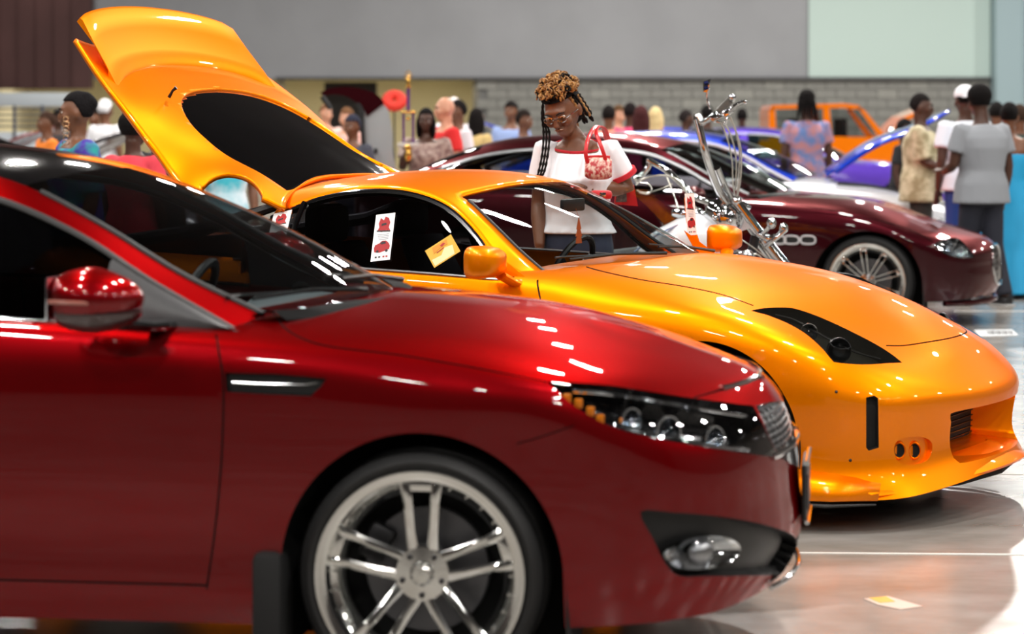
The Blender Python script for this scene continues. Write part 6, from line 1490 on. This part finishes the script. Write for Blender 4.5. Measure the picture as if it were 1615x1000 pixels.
# ================================================================== small things
def earring():
    o = MB()
    for k in range(6): o.tube([(.016*math.cos(a)*(1+.3*(k % 2)), 0, -.028*k+.016*math.sin(a)) for a in [2*PI*j/12 for j in range(13)]], .003, 5, cap=False)
    e = o.build('earring', mat('earring_gold', (190,150,110), metal=1, rough=.25)); e.location = P(104, 188, 15.02); tag(e, 'long gold hoop chain earring on the woman in purple and teal', 'earring')
earring()
def trophy():
    d = 23.62; s = FP/d; x = (644-CX)/s; Z = lambda py: EYE-(py-CY)/s
    t = thing('trophy', 'tall gold and purple trophy with a figure on top, held up in the crowd', 'trophy', (x, d, Z(232)))
    z0 = Z(232); gold = mat('trophy_gold', (226,176,84), metal=.9, rough=.22); pur = mat('trophy_purple', (110,66,130), metal=.4, rough=.3)
    MB().box((0,0,.02), (.20,.12,.04), b=.008).build('base', mat('trophy_marble', (190,186,180), rough=.2), t)
    MB().lathe([(0,0),(.03,0),(.05,-.03),(.025,-.07),(.04,-.12),(.02,-.17),(0,-.17)], 16, Matrix.Translation((0,-.02,.04)) @ Matrix.Rotation(PI/2, 4, 'X') @ Matrix.Rotation(PI, 4, 'X')).build('cup', gold, t)
    MB().tube([(-.045,0,.04),(-.045,0,.32)], .012, 8).build('column', pur, t); MB().tube([(.045,0,.04),(.045,0,.32)], .012, 8).build('column', pur, t)
    MB().box((0,0,.33), (.14,.08,.02), b=.005).build('deck', gold, t); MB().tube([(0,0,.34),(0,0,.56)], .016, 10).build('column', pur, t)
    f = MB(); f.box((0,0,.565), (.06,.05,.012), b=.003); f.tube([(0,0,.57),(0,0,.6),(0,0,.64),(0,0,.66)], [.012,.022,.018,.008], 8); f.ell((0,0,.675), .014, 10, 8)
    for s_ in (-1, 1): f.tube([(s_*.015,0,.64),(s_*.035,0,.66),(s_*.02,0,.70),(0,0,.72)], .005, 6)
    f.build('figure', gold, t); MB().ell((0,-.04,.27), (.018,.01,.018), 10, 8).build('medallion', gold, t)
trophy()
def booth():
    d = 44.; s = FP/d; X = lambda px: (px-CX)/s; Z = lambda py: EYE-(py-CY)/s
    t = thing('display_stand', 'white display stand with rails and a dark red header at the left wall', 'stand', (X(60), d, 0)); x0 = X(60)
    MB().box((0,.1,(Z(208)+0)/2), (X(110)-X(-20),.06,Z(208)), b=.01).build('panel', mat('booth_white', (214,224,232), rough=.5), t)
    MB().box((0,.12,(Z(166)+Z(148))/2), (X(112)-X(-20),.06,Z(146)-Z(168)), b=.01).build('header', mat('booth_header', (196,206,212), rough=.5), t)
    for py in (172,181,190,199): MB().tube([(X(-20)-x0,.05,Z(py)),(X(112)-x0,.05,Z(py))], .018, 6).build('rail', mat('rail_grey', (96,100,110), rough=.4), t)
    for px in (-18,22,66,108): MB().tube([(X(px)-x0,.05,0),(X(px)-x0,.05,Z(166))], .03, 8).build('post', mat('rail_grey', ()), t)
booth()
# red flower cluster / sign seen above the crowd
def red_sign():
    d = 34.; p = P(622, 159, d); t = thing('hanging_ornament', 'bright red round paper ornament on a pole above the crowd', 'ornament', (p.x, p.y, 0))
    q = MB()
    for i in range(12):
        a = 2*PI*i/12; q.ell((.12*math.cos(a)*.8, .04*math.sin(a), p.z+.08*math.sin(a)), (.08,.05,.07), 10, 6)
    q.build('ornament_head', mat('ornament_red', (214,44,24), rough=.6), t); MB().tube([(0,0,0),(0,0,p.z)], .012, 6).build('pole', M_DARKMET, t)
red_sign()
def ceiling_duct(): pass
# floor sticker and paper card
def G_(px, py): return P(px, py, EYE*FP/(py-CY))
st = MB(); a = [G_(1362,945), G_(1400,941), G_(1455,957), G_(1420,962), G_(1385,955)]; st.add([p+V(0,0,.0005) for p in a]+[p+V(0,0,.002) for p in a], [(0,1,2,3,4),(9,8,7,6,5)]+[(i,(i+1)%5,5+(i+1)%5,5+i) for i in range(5)])
so = st.build('floor_sticker', mat('sticker_tan', (206,176,160), rough=.5), None, smooth=False); tag(so, 'scuffed tan and yellow sticker lying on the polished floor at lower right', 'sticker')
st = MB(); a = [G_(1370,944), G_(1398,942), G_(1412,950), G_(1388,952)]; st.add([p+V(0,0,.0022) for p in a]+[p+V(0,0,.0028) for p in a], [(0,1,2,3),(7,6,5,4)]+[(i,(i+1)%4,4+(i+1)%4,4+i) for i in range(4)]); st.build('yellow_corner', mat('sticker_yellow', (214,160,30), rough=.5), so, smooth=False)
st = MB(); a = [G_(1536,521), G_(1596,520), G_(1606,529), G_(1545,531)]; st.add([p+V(0,0,.0008) for p in a]+[p+V(0,0,.003) for p in a], [(0,1,2,3),(7,6,5,4)]+[(i,(i+1)%4,4+(i+1)%4,4+i) for i in range(4)])
so = st.build('paper_tag', mat('paper_white', (220,224,226), rough=.5), None, smooth=False); tag(so, 'white printed paper tag on the floor right of the maroon sedan nose', 'paper')
for k in range(12):
    st = MB(); x = 1556+3.4*k; a = [G_(x,522.5), G_(x+1.6+(k % 3)*.5,522.5), G_(x+3.6+(k % 3)*.5,528), G_(x+2,528)]; st.add([p+V(0,0,.0032) for p in a]+[p+V(0,0,.0036) for p in a], [(0,1,2,3),(7,6,5,4)]+[(i,(i+1)%4,4+(i+1)%4,4+i) for i in range(4)]); st.build('barcode_bar', mat('print_black', ()), so, smooth=False)
